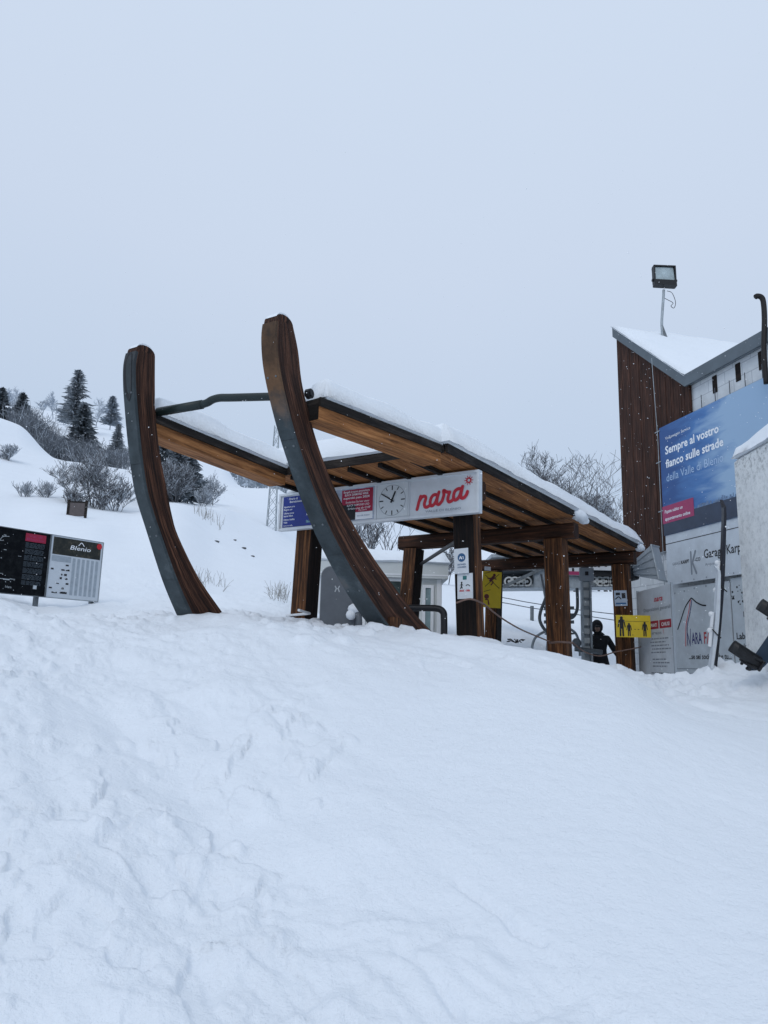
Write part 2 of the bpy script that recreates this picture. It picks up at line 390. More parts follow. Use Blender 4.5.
def tag(o, label, cat, group=None, kind=None):
    if label: o['label'] = label
    if cat: o['category'] = cat
    if group: o['group'] = group
    if kind: o['kind'] = kind
    return o
def thing(name, loc, label, cat, group=None, mat=None):
    """an Empty at the thing's base; mat = 3x3 orientation"""
    o = bpy.data.objects.new(name, None); o.empty_display_size = 0.2; col.objects.link(o)
    m = (mat.to_4x4() if mat is not None else Matrix.Identity(4)); m.translation = V(loc)
    o.matrix_world = m; INV[o.name] = m.inverted()
    return tag(o, label, cat, group)
def plane_mat(right, normal=None):
    r = V(right).normalized(); n = r.cross(ZX).normalized() if normal is None else V(normal).normalized()
    u = n.cross(r)
    return Matrix((r, u, n)).transposed()

# ------------------------------------------------------------------ noise and terrain
def hash2(ix, iy, seed):
    h = (ix * 374761393 + iy * 668265263 + seed * 1442695041) & 0xffffffff
    h = ((h ^ (h >> 13)) * 1274126177) & 0xffffffff
    return ((h ^ (h >> 16)) & 0xffff) / 65535.0
def vnoise(x, y, seed=0):
    xi = np.floor(x).astype(np.int64); yi = np.floor(y).astype(np.int64); fx = x - xi; fy = y - yi
    fx = fx * fx * fx * (fx * (fx * 6 - 15) + 10); fy = fy * fy * fy * (fy * (fy * 6 - 15) + 10)
    a = hash2(xi, yi, seed); b = hash2(xi + 1, yi, seed); c = hash2(xi, yi + 1, seed); d = hash2(xi + 1, yi + 1, seed)
    return (a + (b - a) * fx) * (1 - fy) + (c + (d - c) * fx) * fy - 0.5
def fbm(x, y, seed=0, oct=4, gain=0.5):
    s = 0; a = 1.0
    for i in range(oct):
        cs, sn = math.cos(i * 1.1), math.sin(i * 1.1)
        s = s + a * vnoise((x * cs - y * sn) * 2 ** i + 17 * i, (x * sn + y * cs) * 2 ** i - 9 * i, seed + i); a *= gain
    return s

NEAR = [(0.3, 0.06), (1.2, 0.27), (2.4, 0.57)]
RAD = [0.3, 1.2, 2.4, 4, 6, 8, 10, 12, 14, 16, 18, 21, 25, 30, 37, 46, 56, 68, 80, 95, 115, 145, 190, 260, 400, 800]
# height of the snow along a fan of surveyed lines (distance: line of sight)
COLS = {
 -120: {4: 'z1.05', 6: 'z1.6', 8: 'z1.98', 11.5: 'z2.28', 16: 590, 24: 555, 35: 505, 50: 455, 65: 410, 80: 385, 95: 395, 150: 400, 260: 398, 400: 396, 800: 396},
 0: {4: 'z1.02', 6: 'z1.55', 8: 'z1.95', 11.5: 'z2.26', 16: 590, 24: 560, 35: 520, 50: 480, 65: 446, 79: 420, 92: 432, 110: 430, 150: 416, 200: 409, 260: 412, 400: 412, 800: 412},
 50: {4: 'z1.02', 6: 'z1.55', 8: 'z1.95', 12: 613, 16: 590, 24: 555, 35: 516, 50: 486, 65: 462, 76: 452, 90: 470, 110: 452, 150: 426, 200: 417, 260: 420, 400: 420, 800: 420},
 90: {4: 'z1.01', 6: 'z1.55', 8: 'z1.95', 12: 612, 16: 592, 24: 556, 30: 530, 38: 516, 50: 492, 65: 469, 76: 460, 90: 468, 110: 455, 150: 432, 200: 424, 260: 427, 400: 427, 800: 427},
 125: {4: 'z1.01', 6: 'z1.55', 8: 'z1.95', 12: 611, 16: 593, 24: 558, 35: 524, 50: 500, 62: 478, 74: 467, 92: 472, 150: 444, 200: 434, 260: 436, 400: 436, 800: 436},
 170: {4: 'z1.01', 6: 'z1.56', 8: 'z1.97', 10: 612, 14: 599, 20: 576, 30: 535, 41: 503, 48: 503, 60: 508, 80: 492, 110: 472, 150: 456, 200: 447, 260: 447, 400: 447, 800: 447},
 215: {4: 'z1.0', 6: 'z1.57', 8: 'z2.02', 10: 'z2.12', 14: 605, 20: 587, 30: 556, 42: 522, 55: 507, 66: 509, 80: 500, 110: 486, 150: 474, 200: 466, 260: 463, 400: 462, 800: 462},
 240: {4: 'z1.0', 6: 'z1.58', 8: 'z2.03', 10: 'z2.12', 14: 606, 20: 590, 30: 563, 45: 530, 60: 516, 90: 500, 118: 487.5, 160: 491, 260: 490, 400: 487, 800: 487},
 270: {4: 'z1.0', 6: 'z1.58', 7.5: 'z1.97', 9: 'z2.06', 11: 'z2.14', 14: 608, 20: 593, 30: 571, 50: 540, 90: 508, 122: 487, 160: 492, 260: 491, 400: 488, 800: 488},
 340: {4: 'z1.0', 6: 'z1.58', 7.5: 'z1.94', 9: 'z2.0', 11: 'z2.06', 14: 622, 20: 612, 30: 596, 40: 575, 50: 568, 70: 572, 120: 565, 260: 540, 400: 500, 800: 480},
 430: {4: 'z0.98', 6: 'z1.55', 7.5: 'z1.86', 9: 'z1.93', 11: 'z1.94', 14: 'z1.95', 20: 622, 30: 605, 40: 589, 47: 583, 60: 590, 120: 585, 260: 560, 400: 550, 800: 540},
 520: {4: 'z0.96', 6: 'z1.5', 7.5: 'z1.77', 9: 'z1.82', 11: 'z1.82', 14: 'z1.80', 16: 'z1.8', 20: 634, 30: 611, 40: 597, 49: 590, 70: 597, 120: 592, 260: 570, 400: 560, 800: 550},
 605: {4: 'z0.92', 6: 'z1.42', 7.5: 'z1.61', 9: 'z1.63', 11: 'z1.62', 13: 'z1.60', 15.3: 'z1.55', 17: 'z1.15', 19.5: 'z1.1', 24: 646, 30: 617, 40: 599, 50: 592, 70: 598, 120: 592, 260: 572, 400: 560, 800: 550},
 680: {4: 'z0.84', 5.5: 'z1.16', 7: 'z1.34', 8: 'z1.29', 9: 'z1.33', 10.5: 'z1.41', 12: 'z1.46', 14: 'z1.49', 17: 'z1.45', 20: 'z1.5', 24: 646, 30: 617, 50: 594, 70: 598, 120: 592, 260: 572, 400: 560, 800: 550},
 768: {4: 'z0.78', 5: 'z0.96', 6.2: 'z1.12', 7.2: 'z1.10', 8: 'z1.22', 9: 'z1.40', 10.5: 'z1.5', 12: 'z1.55', 14: 'z1.56', 17: 'z1.5', 24: 646, 50: 594, 70: 598, 120: 592, 260: 572, 800: 550},
 900: {4: 'z0.72', 5: 'z0.88', 6.2: 'z1.02', 7.2: 'z1.05', 8: 'z1.2', 9: 'z1.4', 10.5: 'z1.6', 14: 'z1.66', 24: 646, 50: 594, 120: 592, 800: 550},
}
def pchip(x, y, q):
    """monotone cubic through x (n), y (...,n) at q; numpy"""
    x = np.asarray(x, float); y = np.asarray(y, float); h = np.diff(x); d = np.diff(y, axis=-1) / h
    m = np.zeros_like(y)
    w1 = 2 * h[1:] + h[:-1]; w2 = h[1:] + 2 * h[:-1]
    same = d[..., 1:] * d[..., :-1] > 0
    with np.errstate(divide='ignore', invalid='ignore'):
        hm = (w1 + w2) / (w1 / d[..., :-1] + w2 / d[..., 1:])
    m[..., 1:-1] = np.where(same, hm, 0); m[..., 0] = d[..., 0]; m[..., -1] = d[..., -1]
    i = np.clip(np.searchsorted(x, q) - 1, 0, len(x) - 2); t = (q - x[i]) / h[i]
    return ((1 + 2 * t) * (1 - t) ** 2, t * (1 - t) ** 2 * h[i], t * t * (3 - 2 * t), t * t * (t - 1) * h[i], i, m)
def colz():
    azs, tab = [], []
    lr = np.log(np.array(RAD))
    for px, prof in COLS.items():
        d0 = ray(px, 560); azs.append(math.atan2(d0.x, d0.y))
        xs = [math.log(r) for r, z in NEAR]; zs = [z for r, z in NEAR]
        for r, v in prof.items():
            if isinstance(v, str): z = float(v[1:])
            else:
                d = ray(px, v); z = 1.6 + d.z * r / math.hypot(d.x, d.y)
            xs.append(math.log(r)); zs.append(z)
        a, b, c, d, i, m = pchip(xs, zs, np.clip(lr, xs[0], xs[-1])); y = np.array(zs)
        tab.append(a * y[i] + b * m[i] + c * y[i + 1] + d * m[i + 1])
    # behind and beside the picture the slope runs gently away
    side = [(-1.75, 0.03), (1.75, 0.0)]; back = [(-3.1416, -0.22), (3.1416, -0.22)]
    for az, g in side + back:
        azs.append(az); tab.append([max(-9, g * r) if r < 60 else max(-9, g * 60) for r in RAD])
    o = np.argsort(azs); return np.array(azs)[o], lr, np.array(tab)[o]
AZS, LR, TAB = colz()
def base_z(x, y):
    r = np.hypot(x, y); az = np.arctan2(x, y); q = np.log(np.clip(r, RAD[0], RAD[-1]))
    a, b, c, d, i, m = pchip(LR, TAB, q)
    k = np.clip(np.searchsorted(AZS, az) - 1, 0, len(AZS) - 2)
    def col_at(kk): return a * TAB[kk, i] + b * m[kk, i] + c * TAB[kk, i + 1] + d * m[kk, i + 1]
    k0, k3 = np.clip(k - 1, 0, None), np.clip(k + 2, None, len(AZS) - 1)
    z0, z1, z2, z3 = col_at(k0), col_at(k), col_at(k + 1), col_at(k3)
    h = AZS[k + 1] - AZS[k]; t = (az - AZS[k]) / h
    def slope(zl, zm, zr, xl, xm, xr):
        dl = (zm - zl) / np.maximum(xm - xl, 1e-6); dr = (zr - zm) / np.maximum(xr - xm, 1e-6)
        return np.where(dl * dr > 0, 2 * dl * dr / np.where(np.abs(dl + dr) < 1e-9, 1, dl + dr), 0)
    s1 = slope(z0, z1, z2, AZS[k0], AZS[k], AZS[k + 1]); s2 = slope(z1, z2, z3, AZS[k], AZS[k + 1], AZS[k3])
    return ((1 + 2 * t) * (1 - t) ** 2) * z1 + t * (1 - t) ** 2 * h * s1 + t * t * (3 - 2 * t) * z2 + t * t * (t - 1) * h * s2
def sst(a, b, x):
    t = np.clip((x - a) / (b - a), 0, 1); return t * t * (3 - 2 * t)
GROOVES = [  # ski and boot furrows: points, width, depth
 ([(-0.66, 4.9), (-0.52, 4.6), (-0.42, 4.42)], 0.03, 0.045), ([(0.33, 3.25), (0.47, 3.05), (0.50, 2.95), (0.58, 2.88)], 0.022, 0.05),
 ([(0.08, 2.85), (0.2, 2.68), (0.26, 2.56)], 0.022, 0.05), ([(-2.2, 5.6), (-1.5, 4.6), (-0.75, 3.6)], 0.16, 0.035),
 ([(-1.7, 3.9), (-1.1, 3.2), (-0.5, 2.7)], 0.15, 0.03), ([(-0.5, 4.2), (-0.1, 3.6)], 0.12, 0.02),
 ([(3.2, 11.5), (3.15, 9.5), (3.35, 7.9), (4.2, 6.4)], 0.09, 0.045), ([(3.6, 11.5), (3.5, 9.6), (3.75, 8.2), (4.7, 6.6)], 0.09, 0.045),
 ([(2.8, 11.0), (2.85, 9.2), (3.0, 7.8), (3.7, 6.4)], 0.10, 0.05), ([(3.3, 11.2), (3.3, 9.4), (3.55, 8.0), (4.45, 6.3)], 0.05, 0.03)]
def detail(x, y):
    r = np.hypot(x, y); z = np.zeros_like(x)
    fade = 1 - sst(14, 26, r)
    xb = np.maximum(0.80 - 0.42 * (r - 2.5), -1.0)
    rough = sst(0.5, -0.35, x - xb + 0.5 * vnoise(x * 0.9, y * 0.9, 5))
    right = sst(2.5, 3.3, x) * sst(6.5, 7.6, r)                      # trodden lumps by the wall
    crest = sst(5.2, 7.0, r) * (1 - sst(17, 20, r)) * (1 - 0.6 * sst(0.8, 2.2, x))
    rough = np.maximum(rough, np.maximum(right, 0.8 * crest))
    u, v = x * 0.55 - y * 0.835, x * 0.835 + y * 0.55                 # along and across the ski and groomer tracks
    warp = 0.35 * fbm(x * 0.8, y * 0.8, 41, 2)
    tr = fbm(u * 0.32 + warp, v * 1.5 + warp, 11, 3); tr2 = fbm(u * 0.8, v * 4.2 + warp * 2, 19, 3)
    n1 = fbm(x * 1.9, y * 1.9, 13, 3); n2 = fbm(x * 6.0 + n1, y * 6.0 - n1, 23, 4, 0.58)
    patch = sst(-0.12, 0.22, fbm(x * 0.75 + 5, y * 0.75, 61, 3)); broken = sst(0.05, 0.3, fbm(x * 1.1, y * 1.1 + 7, 67, 2) + 0.12)
    z += fade * (0.03 * fbm(x * 0.7, y * 0.7, 3, 3)) + fade * rough * (0.085 * tr + 0.026 * tr2 + 0.038 * n1) + fade * rough * patch * 0.032 * n2 + fade * 0.0035 * fbm(x * 9, y * 9, 51, 3)
    # broken crust: small steps and crumbs
    st_ = fbm(x * 3.4 + 0.6 * n1, y * 3.4, 31, 3); z += fade * rough * broken * 0.028 * np.clip(sst(0.02, 0.09, st_) - 0.5, -.5, .5)
    cr_ = vnoise(x * 13 + 2 * n2, y * 13, 37); z += fade * rough * broken * 0.05 * np.clip(cr_ - 0.22, 0, 1)
    far = sst(18, 40, r); z += far * 0.9 * fbm(x * 0.06, y * 0.06, 71, 4) * sst(30, 90, r) + far * 0.10 * fbm(x * 0.5, y * 0.5, 77, 3)
    return z, rough
RG = random.Random(21)
CLUMPS = []
for i in range(60):                                              # crumbs lie in little drifts
    rr = RG.uniform(2.4, 9.5); px = RG.choice([RG.uniform(-80, 250), RG.uniform(-80, 340), RG.uniform(-80, 400)])
    az = math.atan((px - 384) / F); cx_, cy_ = rr * math.sin(az), rr * math.cos(az)
    for k in range(RG.randint(3, 11)):
        q = RG.gauss(0, .28); sz = RG.choice([RG.uniform(.010, .022), RG.uniform(.015, .045)]); CLUMPS.append((cx_ + q * .55 + RG.gauss(0, .09), cy_ - q * .835 + RG.gauss(0, .09), sz, sz * RG.uniform(.35, .75)))
for i in range(150):                                             # lumps thrown up along the path and the posts
    t = RG.random(); CLUMPS.append((RG.uniform(2.9, 4.6), RG.uniform(8.3, 11.5), RG.uniform(0.03, 0.10), RG.uniform(0.02, 0.07)))
for i in range(170):
    a, c = RG.uniform(5.2, 15), RG.choice([RG.gauss(-4.5, 0.4), RG.gauss(-6.4, 0.8)]); p = W(a, c)
    CLUMPS.append((p.x, p.y, RG.uniform(0.03, 0.09), RG.uniform(0.02, 0.06)))
MOUNDS = [(4.10, 9.45, 0.42, 0.27), (4.6, 8.8, 0.4, 0.16)]
for a_, c_, h_ in ((8.4, -6.8, .10), (8.4, -4.2, .07), (11.7, -4.2, .06), (15.1, -4.2, .05), (15.1, -7.0, .1), (11.7, -7.0, .1), (6.9, -4.5, .06), (5.9, -6.2, .07)):
    p_ = W(a_, c_); MOUNDS.append((p_.x, p_.y, .26, h_))
def pol_dist(x, y, pts):
    d = np.full_like(x, 1e9)
    for (ax, ay), (bx, by) in zip(pts[:-1], pts[1:]):
        ux, uy = bx - ax, by - ay; t = np.clip(((x - ax) * ux + (y - ay) * uy) / (ux * ux + uy * uy), 0, 1)
        d = np.minimum(d, np.hypot(x - ax - t * ux, y - ay - t * uy))
    return d
def height(x, y, fine=True):
    x = np.asarray(x, float); y = np.asarray(y, float)
    z = base_z(x, y); dz, rough = detail(x, y); z = z + dz
    for mx_, my_, s, h in MOUNDS: z = z + h * np.exp(-((x - mx_) ** 2 + (y - my_) ** 2) / (2 * s * s))
    if fine:
        sel = np.where((np.hypot(x, y) < 19) & (y > 1.2))[0]; xs, ys = x[sel], y[sel]; add = np.zeros_like(xs)
        o = np.argsort(ys); ysrt = ys[o]
        for cx, cy, s, h in CLUMPS:
            a, b = np.searchsorted(ysrt, cy - 2.6 * s), np.searchsorted(ysrt, cy + 2.6 * s); ii = o[a:b]
            if len(ii):
                wx = .55 * s * vnoise(xs[ii] / s * .8, ys[ii] / s * .8, 43); wy = .55 * s * vnoise(xs[ii] / s * .8, ys[ii] / s * .8, 47); d2 = ((xs[ii] + wx - cx) ** 2 + (ys[ii] + wy - cy) ** 2) / (s * s); add[ii] = np.maximum(add[ii], h * np.clip(1.25 * np.exp(-d2 ** 2.0 / 2), 0, 1))
        for pts, w, dp in GROOVES:
            d = pol_dist(xs, ys, pts) / w; add += -dp * np.exp(-d ** 2) * (0.6 + 0.9 * vnoise(xs * 2.2, ys * 2.2, 91))
        z[sel] += add
    return z
def gz(x, y): return float(height(np.array([x]), np.array([y]), fine=False)[0])

def build_ground():
    fa = np.radians(np.arange(-34, 34.01, 0.1)); ca_l = np.radians(np.linspace(-180, -34, 50))[:-1]; ca_r = np.radians(np.linspace(34, 180, 50))[1:]
    azs = np.concatenate([ca_l, fa, ca_r]); 
    rr = [0.35]
    while rr[-1] < 2200:
        r = rr[-1]; rr.append(r * (1.05 if r < 2.0 else 1.0065 if r < 12 else 1.012 if r < 20 else 1.022 if r < 120 else 1.06))
    rr = np.array(rr); A_, R_ = np.meshgrid(azs, rr)
    x = (R_ * np.sin(A_)).ravel(); y = (R_ * np.cos(A_)).ravel(); z = height(x, y)
    na, nr = len(azs), len(rr)
    idx = np.arange(na * nr).reshape(nr, na)
    q = np.stack([idx[:-1, :-1], idx[:-1, 1:], idx[1:, 1:], idx[1:, :-1]], -1).reshape(-1, 4)[:, ::-1]
    seam = np.stack([idx[:-1, -1], idx[:-1, 0], idx[1:, 0], idx[1:, -1]], -1)[:, ::-1]
    q = np.concatenate([q, seam])
    co = np.stack([x, y, z], -1)
    co = np.concatenate([co, [[0, 0, co[:na, 2].mean()]]]); c = len(co) - 1
    tri = np.stack([idx[0, :], np.roll(idx[0, :], -1), np.full(na, c)], -1)[:, ::-1]
    me = bpy.data.meshes.new('snow_ground')
    me.vertices.add(len(co)); me.vertices.foreach_set('co', co.ravel().astype(np.float32))
    nl = len(q) * 4 + len(tri) * 3
    me.loops.add(nl); me.loops.foreach_set('vertex_index', np.concatenate([q.ravel(), tri.ravel()]).astype(np.int32))
    me.polygons.add(len(q) + len(tri))
    st = np.concatenate([np.arange(len(q)) * 4, len(q) * 4 + np.arange(len(tri)) * 3]).astype(np.int32)
    me.polygons.foreach_set('loop_start', st)
    me.polygons.foreach_set('use_smooth', np.ones(len(st), dtype=bool))
    me.update(calc_edges=True); me.validate()
    me.materials.append(SNOW)
    o = bpy.data.objects.new('snow_ground', me); col.objects.link(o)
    tag(o, 'snow-covered slope rising to the lift station and the hill behind', None, None, 'structure')
build_ground()

# ------------------------------------------------------------------ helpers for the things
def grid_snow(name, p00, e1, e2, thick, parent, seed=1, res=0.07, lump=0.05, edge=0.16, over=0.06, sag=0.05, mat=None, lift=None, smooth=True):
    """a quilt of fallen snow over the parallelogram p00 + u e1 + v e2"""
    p00, e1, e2 = V(p00), V(e1), V(e2); L1, L2 = e1.length, e2.length; d1, d2 = e1.normalized(), e2.normalized()
    nrm = d1.cross(d2).normalized()
    if nrm.z < 0: nrm = -nrm
    n1, n2 = max(4, int(L1 / res)), max(4, int(L2 / res))
    us = np.linspace(0, 1, n1 + 1); vs = np.linspace(0, 1, n2 + 1)
    U, Vv = np.meshgrid(us, vs, indexing='ij')
    X, Y = U * L1, Vv * L2
    de = np.minimum(np.minimum(X, L1 - X), np.minimum(Y, L2 - Y))
    prof = np.sqrt(np.clip(1 - (1 - np.clip(de / edge, 0, 1)) ** 2, 0, 1))
    H = thick * (0.16 + 0.84 * prof) + prof * lump * 2 * fbm(X * 1.3 + seed, Y * 1.3, seed, 3) + lump * 0.35 * fbm(X * 5, Y * 5, seed + 5, 3) * prof
    wob = over * (1 + 1.8 * fbm(X * 1.5 + 3 * seed, Y * 1.5, seed + 9, 3))
    ox = np.where(U <= 0, -wob, np.where(U >= 1, wob, 0)); oy = np.where(Vv <= 0, -wob, np.where(Vv >= 1, wob, 0))
    drop = np.where(de <= 1e-6, -sag * (0.4 + 1.6 * np.abs(fbm(X * 1.6, Y * 1.6, seed + 4, 3))), 0)
    m = MB(); P = []
    for i in range(n1 + 1):
        for j in range(n2 + 1):
            b = p00 + d1 * float(X[i, j] + ox[i, j]) + d2 * float(Y[i, j] + oy[i, j])
            P.append(b + nrm * float(H[i, j] + drop[i, j]))
    k = len(P); top = [(i * (n2 + 1) + j, (i + 1) * (n2 + 1) + j, (i + 1) * (n2 + 1) + j + 1, i * (n2 + 1) + j + 1) for i in range(n1) for j in range(n2)]
    rim = [(i, 0) for i in range(n1 + 1)] + [(n1, j) for j in range(1, n2 + 1)] + [(i, n2) for i in range(n1 - 1, -1, -1)] + [(0, j) for j in range(n2 - 1, 0, -1)]
    ri = [i * (n2 + 1) + j for i, j in rim]
    Q = []
    for (i, j), r in zip(rim, ri):
        b = p00 + d1 * float(X[i, j]) + d2 * float(Y[i, j]); Q.append(b + nrm * 0.004)
    fs = top + [(ri[t], ri[(t + 1) % len(ri)], k + (t + 1) % len(ri), k + t) for t in range(len(ri))] + [tuple(k + t for t in range(len(ri)))]
    m.faces(P + Q, fs)
    return m.build(name, mat or SNOWR, parent, smooth=smooth)

def catmull_(pts, n=6):
    out = []
    for i in range(len(pts) - 1):
        a, b, c, d = [V(q) for q in (pts[max(i - 1, 0)], pts[i], pts[i + 1], pts[min(i + 2, len(pts) - 1)])]
        for k in range(n):
            t = k / n; out.append(0.5 * ((2 * b) + (c - a) * t + (2 * a - 5 * b + 4 * c - d) * t * t + (3 * b - a - 3 * c + d) * t ** 3))
    return out + [V(pts[-1])]
# ------------------------------------------------------------------ the sledge-shaped shelter
SH = thing('lift_station_shelter', W(9, -5.7, 1.9), 'dark timber shelter shaped like a sledge with two curved runners and a snowy roof', 'shelter')
PR = [(4.97, 4.69), (4.96, 4.53), (5.0, 4.29), (5.1, 4.03), (5.24, 3.75), (5.38, 3.52), (5.57, 3.24), (5.83, 2.92), (6.1, 2.66), (6.40, 2.41), (6.75, 2.15), (7.15, 1.9)]
QR = [(5.20, 4.70), (5.29, 4.49), (5.36, 4.22), (5.47, 3.98), (5.62, 3.71), (5.80, 3.46), (6.01, 3.23), (6.32, 2.96), (6.68, 2.69), (7.10, 2.43), (7.55, 2.17), (8.1, 1.92)]
PL = [(4.75, 4.66), (4.73, 4.5), (4.75, 4.3), (4.79, 4.09), (4.87, 3.73), (4.99, 3.3), (5.10, 3.06), (5.23, 2.83), (5.48, 2.41), (5.72, 2.08), (5.95, 1.8)]
QL = [(4.98, 4.66), (5.0, 4.45), (5.02, 4.27), (5.04, 4.1), (5.14, 3.69), (5.28, 3.3), (5.37, 3.06), (5.48, 2.85), (5.80, 2.46), (6.16, 2.14), (6.5, 1.85)]
def smooth_pts(p, n=4):
    out = []
    for i in range(len(p) - 1):
        a, b, c, d = [V((q[0], q[1], 0)) for q in (p[max(i - 1, 0)], p[i], p[i + 1], p[min(i + 2, len(p) - 1)])]
        for k in range(n):
            t = k / n; q = 0.5 * ((2 * b) + (c - a) * t + (2 * a - 5 * b + 4 * c - d) * t * t + (3 * b - a - 3 * c + d) * t ** 3); out.append((q.x, q.y))
    return out + [p[-1]]
def runner(P, Q, c0_, c1, sole, plate=False):
    P, Q = smooth_pts(P), smooth_pts(Q); n = len(P)
    zt_, zb_ = P[0][1], P[-1][1]
    def cl(z): return c1 - (c1 - c0_) * (1.0 - 0.26 * min(1, max(0, (z - zb_ - 0.25) / 0.9)))
    # the rounded nose
    a, b = P[0], Q[0]; mx_, my_ = (a[0] + b[0]) / 2, (a[1] + b[1]) / 2; rad = (b[0] - a[0]) / 2
    nose = [(mx_ - rad * math.cos(t), my_ + 0.62 * rad * math.sin(t)) for t in [math.pi * k / 10 for k in range(1, 10)]]
    m = MB(); s = [0]
    for i in range(1, n): s.append(s[-1] + math.dist(P[i], P[i - 1]))
    def WL(q, e=0.0): return W(q[0], cl(q[1]) - e, q[1])
    def WR(q, e=0.0): return W(q[0], c1 + e, q[1])
    for fn, flip in ((WL, 1), (WR, 0)):
        for i in range(n - 1):
            q = [fn(P[i]), fn(P[i + 1]), fn(Q[i + 1]), fn(Q[i])]
            u = [(s[i], 0), (s[i + 1], 0), (s[i + 1], .32), (s[i], .32)]
            m.face(q[::-1] if flip else q, 0, u[::-1] if flip else u)
        f = [fn(q) for q in [a] + nose + [b]]; uu = [(-0.2, 0.32 * k / 10) for k in range(11)]
        m.face(f if not flip else f[::-1], 0, uu if not flip else uu[::-1])
    for i in range(n - 1):
        m.face([WL(Q[i]), WR(Q[i]), WR(Q[i + 1]), WL(Q[i + 1])], 0, [(s[i], .4), (s[i], .7), (s[i + 1], .7), (s[i + 1], .4)])
        m.face([WL(P[i]), WL(P[i + 1]), WR(P[i + 1]), WR(P[i])], 0, [(s[i], .8), (s[i + 1], .8), (s[i + 1], 1.1), (s[i], 1.1)])
    full = [a] + nose + [b]
    for k in range(len(full) - 1):
        x, y = full[k], full[k + 1]
        m.face([WL(x), WR(x), WR(y), WL(y)], 0, [(k * .05, 0), (k * .05, .3), (k * .05 + .05, .3), (k * .05 + .05, 0)])
    m.face([WL(P[-1]), WR(P[-1]), WR(Q[-1]), WL(Q[-1])], 0)
    r = m.build('runner', W_RUN, SH)
    # steel strip along the outer curve, starting below the nose
    st = MB(); t = 0.012; e = 0.006
    for i in range(1, n - 1):
        d = V((P[min(i + 1, n - 1)][0] - P[max(i - 1, 0)][0], P[min(i + 1, n - 1)][1] - P[max(i - 1, 0)][1], 0)).normalized()
        d2 = V((P[min(i + 2, n - 1)][0] - P[i][0], P[min(i + 2, n - 1)][1] - P[i][1], 0)).normalized()
        o1 = (P[i][0] + d.y * t, P[i][1] - d.x * t); o2 = (P[i + 1][0] + d2.y * t, P[i + 1][1] - d2.x * t)
        st.face([WL(o1, e), WL(o2, e), WR(o2, e), WR(o1, e)], 0)
        k1 = (P[i][0] - d.y * 0.02, P[i][1] + d.x * 0.02); k2 = (P[i + 1][0] - d2.y * 0.02, P[i + 1][1] + d2.x * 0.02)
        for fn in (WL, WR): st.face([fn(o1, e), fn(o2, e), fn(k2, e), fn(k1, e)], 0)
        if i == 18 or i == 32:                                    # welded seam
            st.face([WL((o1[0] - .003, o1[1]), e), WL((o2[0] - .003, o1[1] - .012), e), WR((o2[0] - .003, o1[1] - .012), e), WR((o1[0] - .003, o1[1]), e)], 1)
    st.build('steel_sole', [sole, BLKMET], r)
    if plate:
        pl = MB(); ring = []
        for k in range(28):
            a = 2 * math.pi * k / 28; f = 6.2 + 5.2 * math.sin(a); i0 = int(f); q = f - i0
            d = V((P[i0 + 1][0] - P[i0][0], P[i0 + 1][1] - P[i0][1], 0)).normalized(); pt = (P[i0][0] + (P[i0 + 1][0] - P[i0][0]) * q + d.y * 0.018, P[i0][1] + (P[i0 + 1][1] - P[i0][1]) * q - d.x * 0.018)
            ring.append(WL(pt).lerp(WR(pt), 0.5 + 0.40 * math.cos(a)))
        c_ = sum(ring, V((0, 0, 0))) / len(ring)
        for k in range(28): pl.face([ring[k], ring[(k + 1) % 28], c_])
        pl.build('end_plate', BLKMET, r)
    for i in range(10, n - 6, 9):
        d = V((P[i + 1][0] - P[i - 1][0], P[i + 1][1] - P[i - 1][1], 0)).normalized(); q = (P[i][0] + d.y * 0.014, P[i][1] - d.x * 0.014)
        for p_ in (WL(q, -0.03), WR(q, -0.03)): bt = MB(); bt.ball(p_, 0.011, 0, 8, 4); bt.build('bolt', GALVD, r)
    cap = MB(); cp_ = [(x, z + 0.006) for x, z in full[1:-1]]
    for k in range(len(cp_) - 1):
        x, y = cp_[k], cp_[k + 1]; h0 = 0.02 * math.sin(math.pi * k / (len(cp_) - 1)); h1 = 0.02 * math.sin(math.pi * (k + 1) / (len(cp_) - 1))
        X, Y = (x[0], x[1] + h0), (y[0], y[1] + h1)
        cap.face([WL(X, -.015), WR(X, -.015), WR(Y, -.015), WL(Y, -.015)])
        for fn in (WL, WR): cap.face([fn(x, -.015), fn(y, -.015), fn(Y, -.015), fn(X, -.015)])
    cap.build('snow_cap', SNOWR, r, smooth=True)
    return r
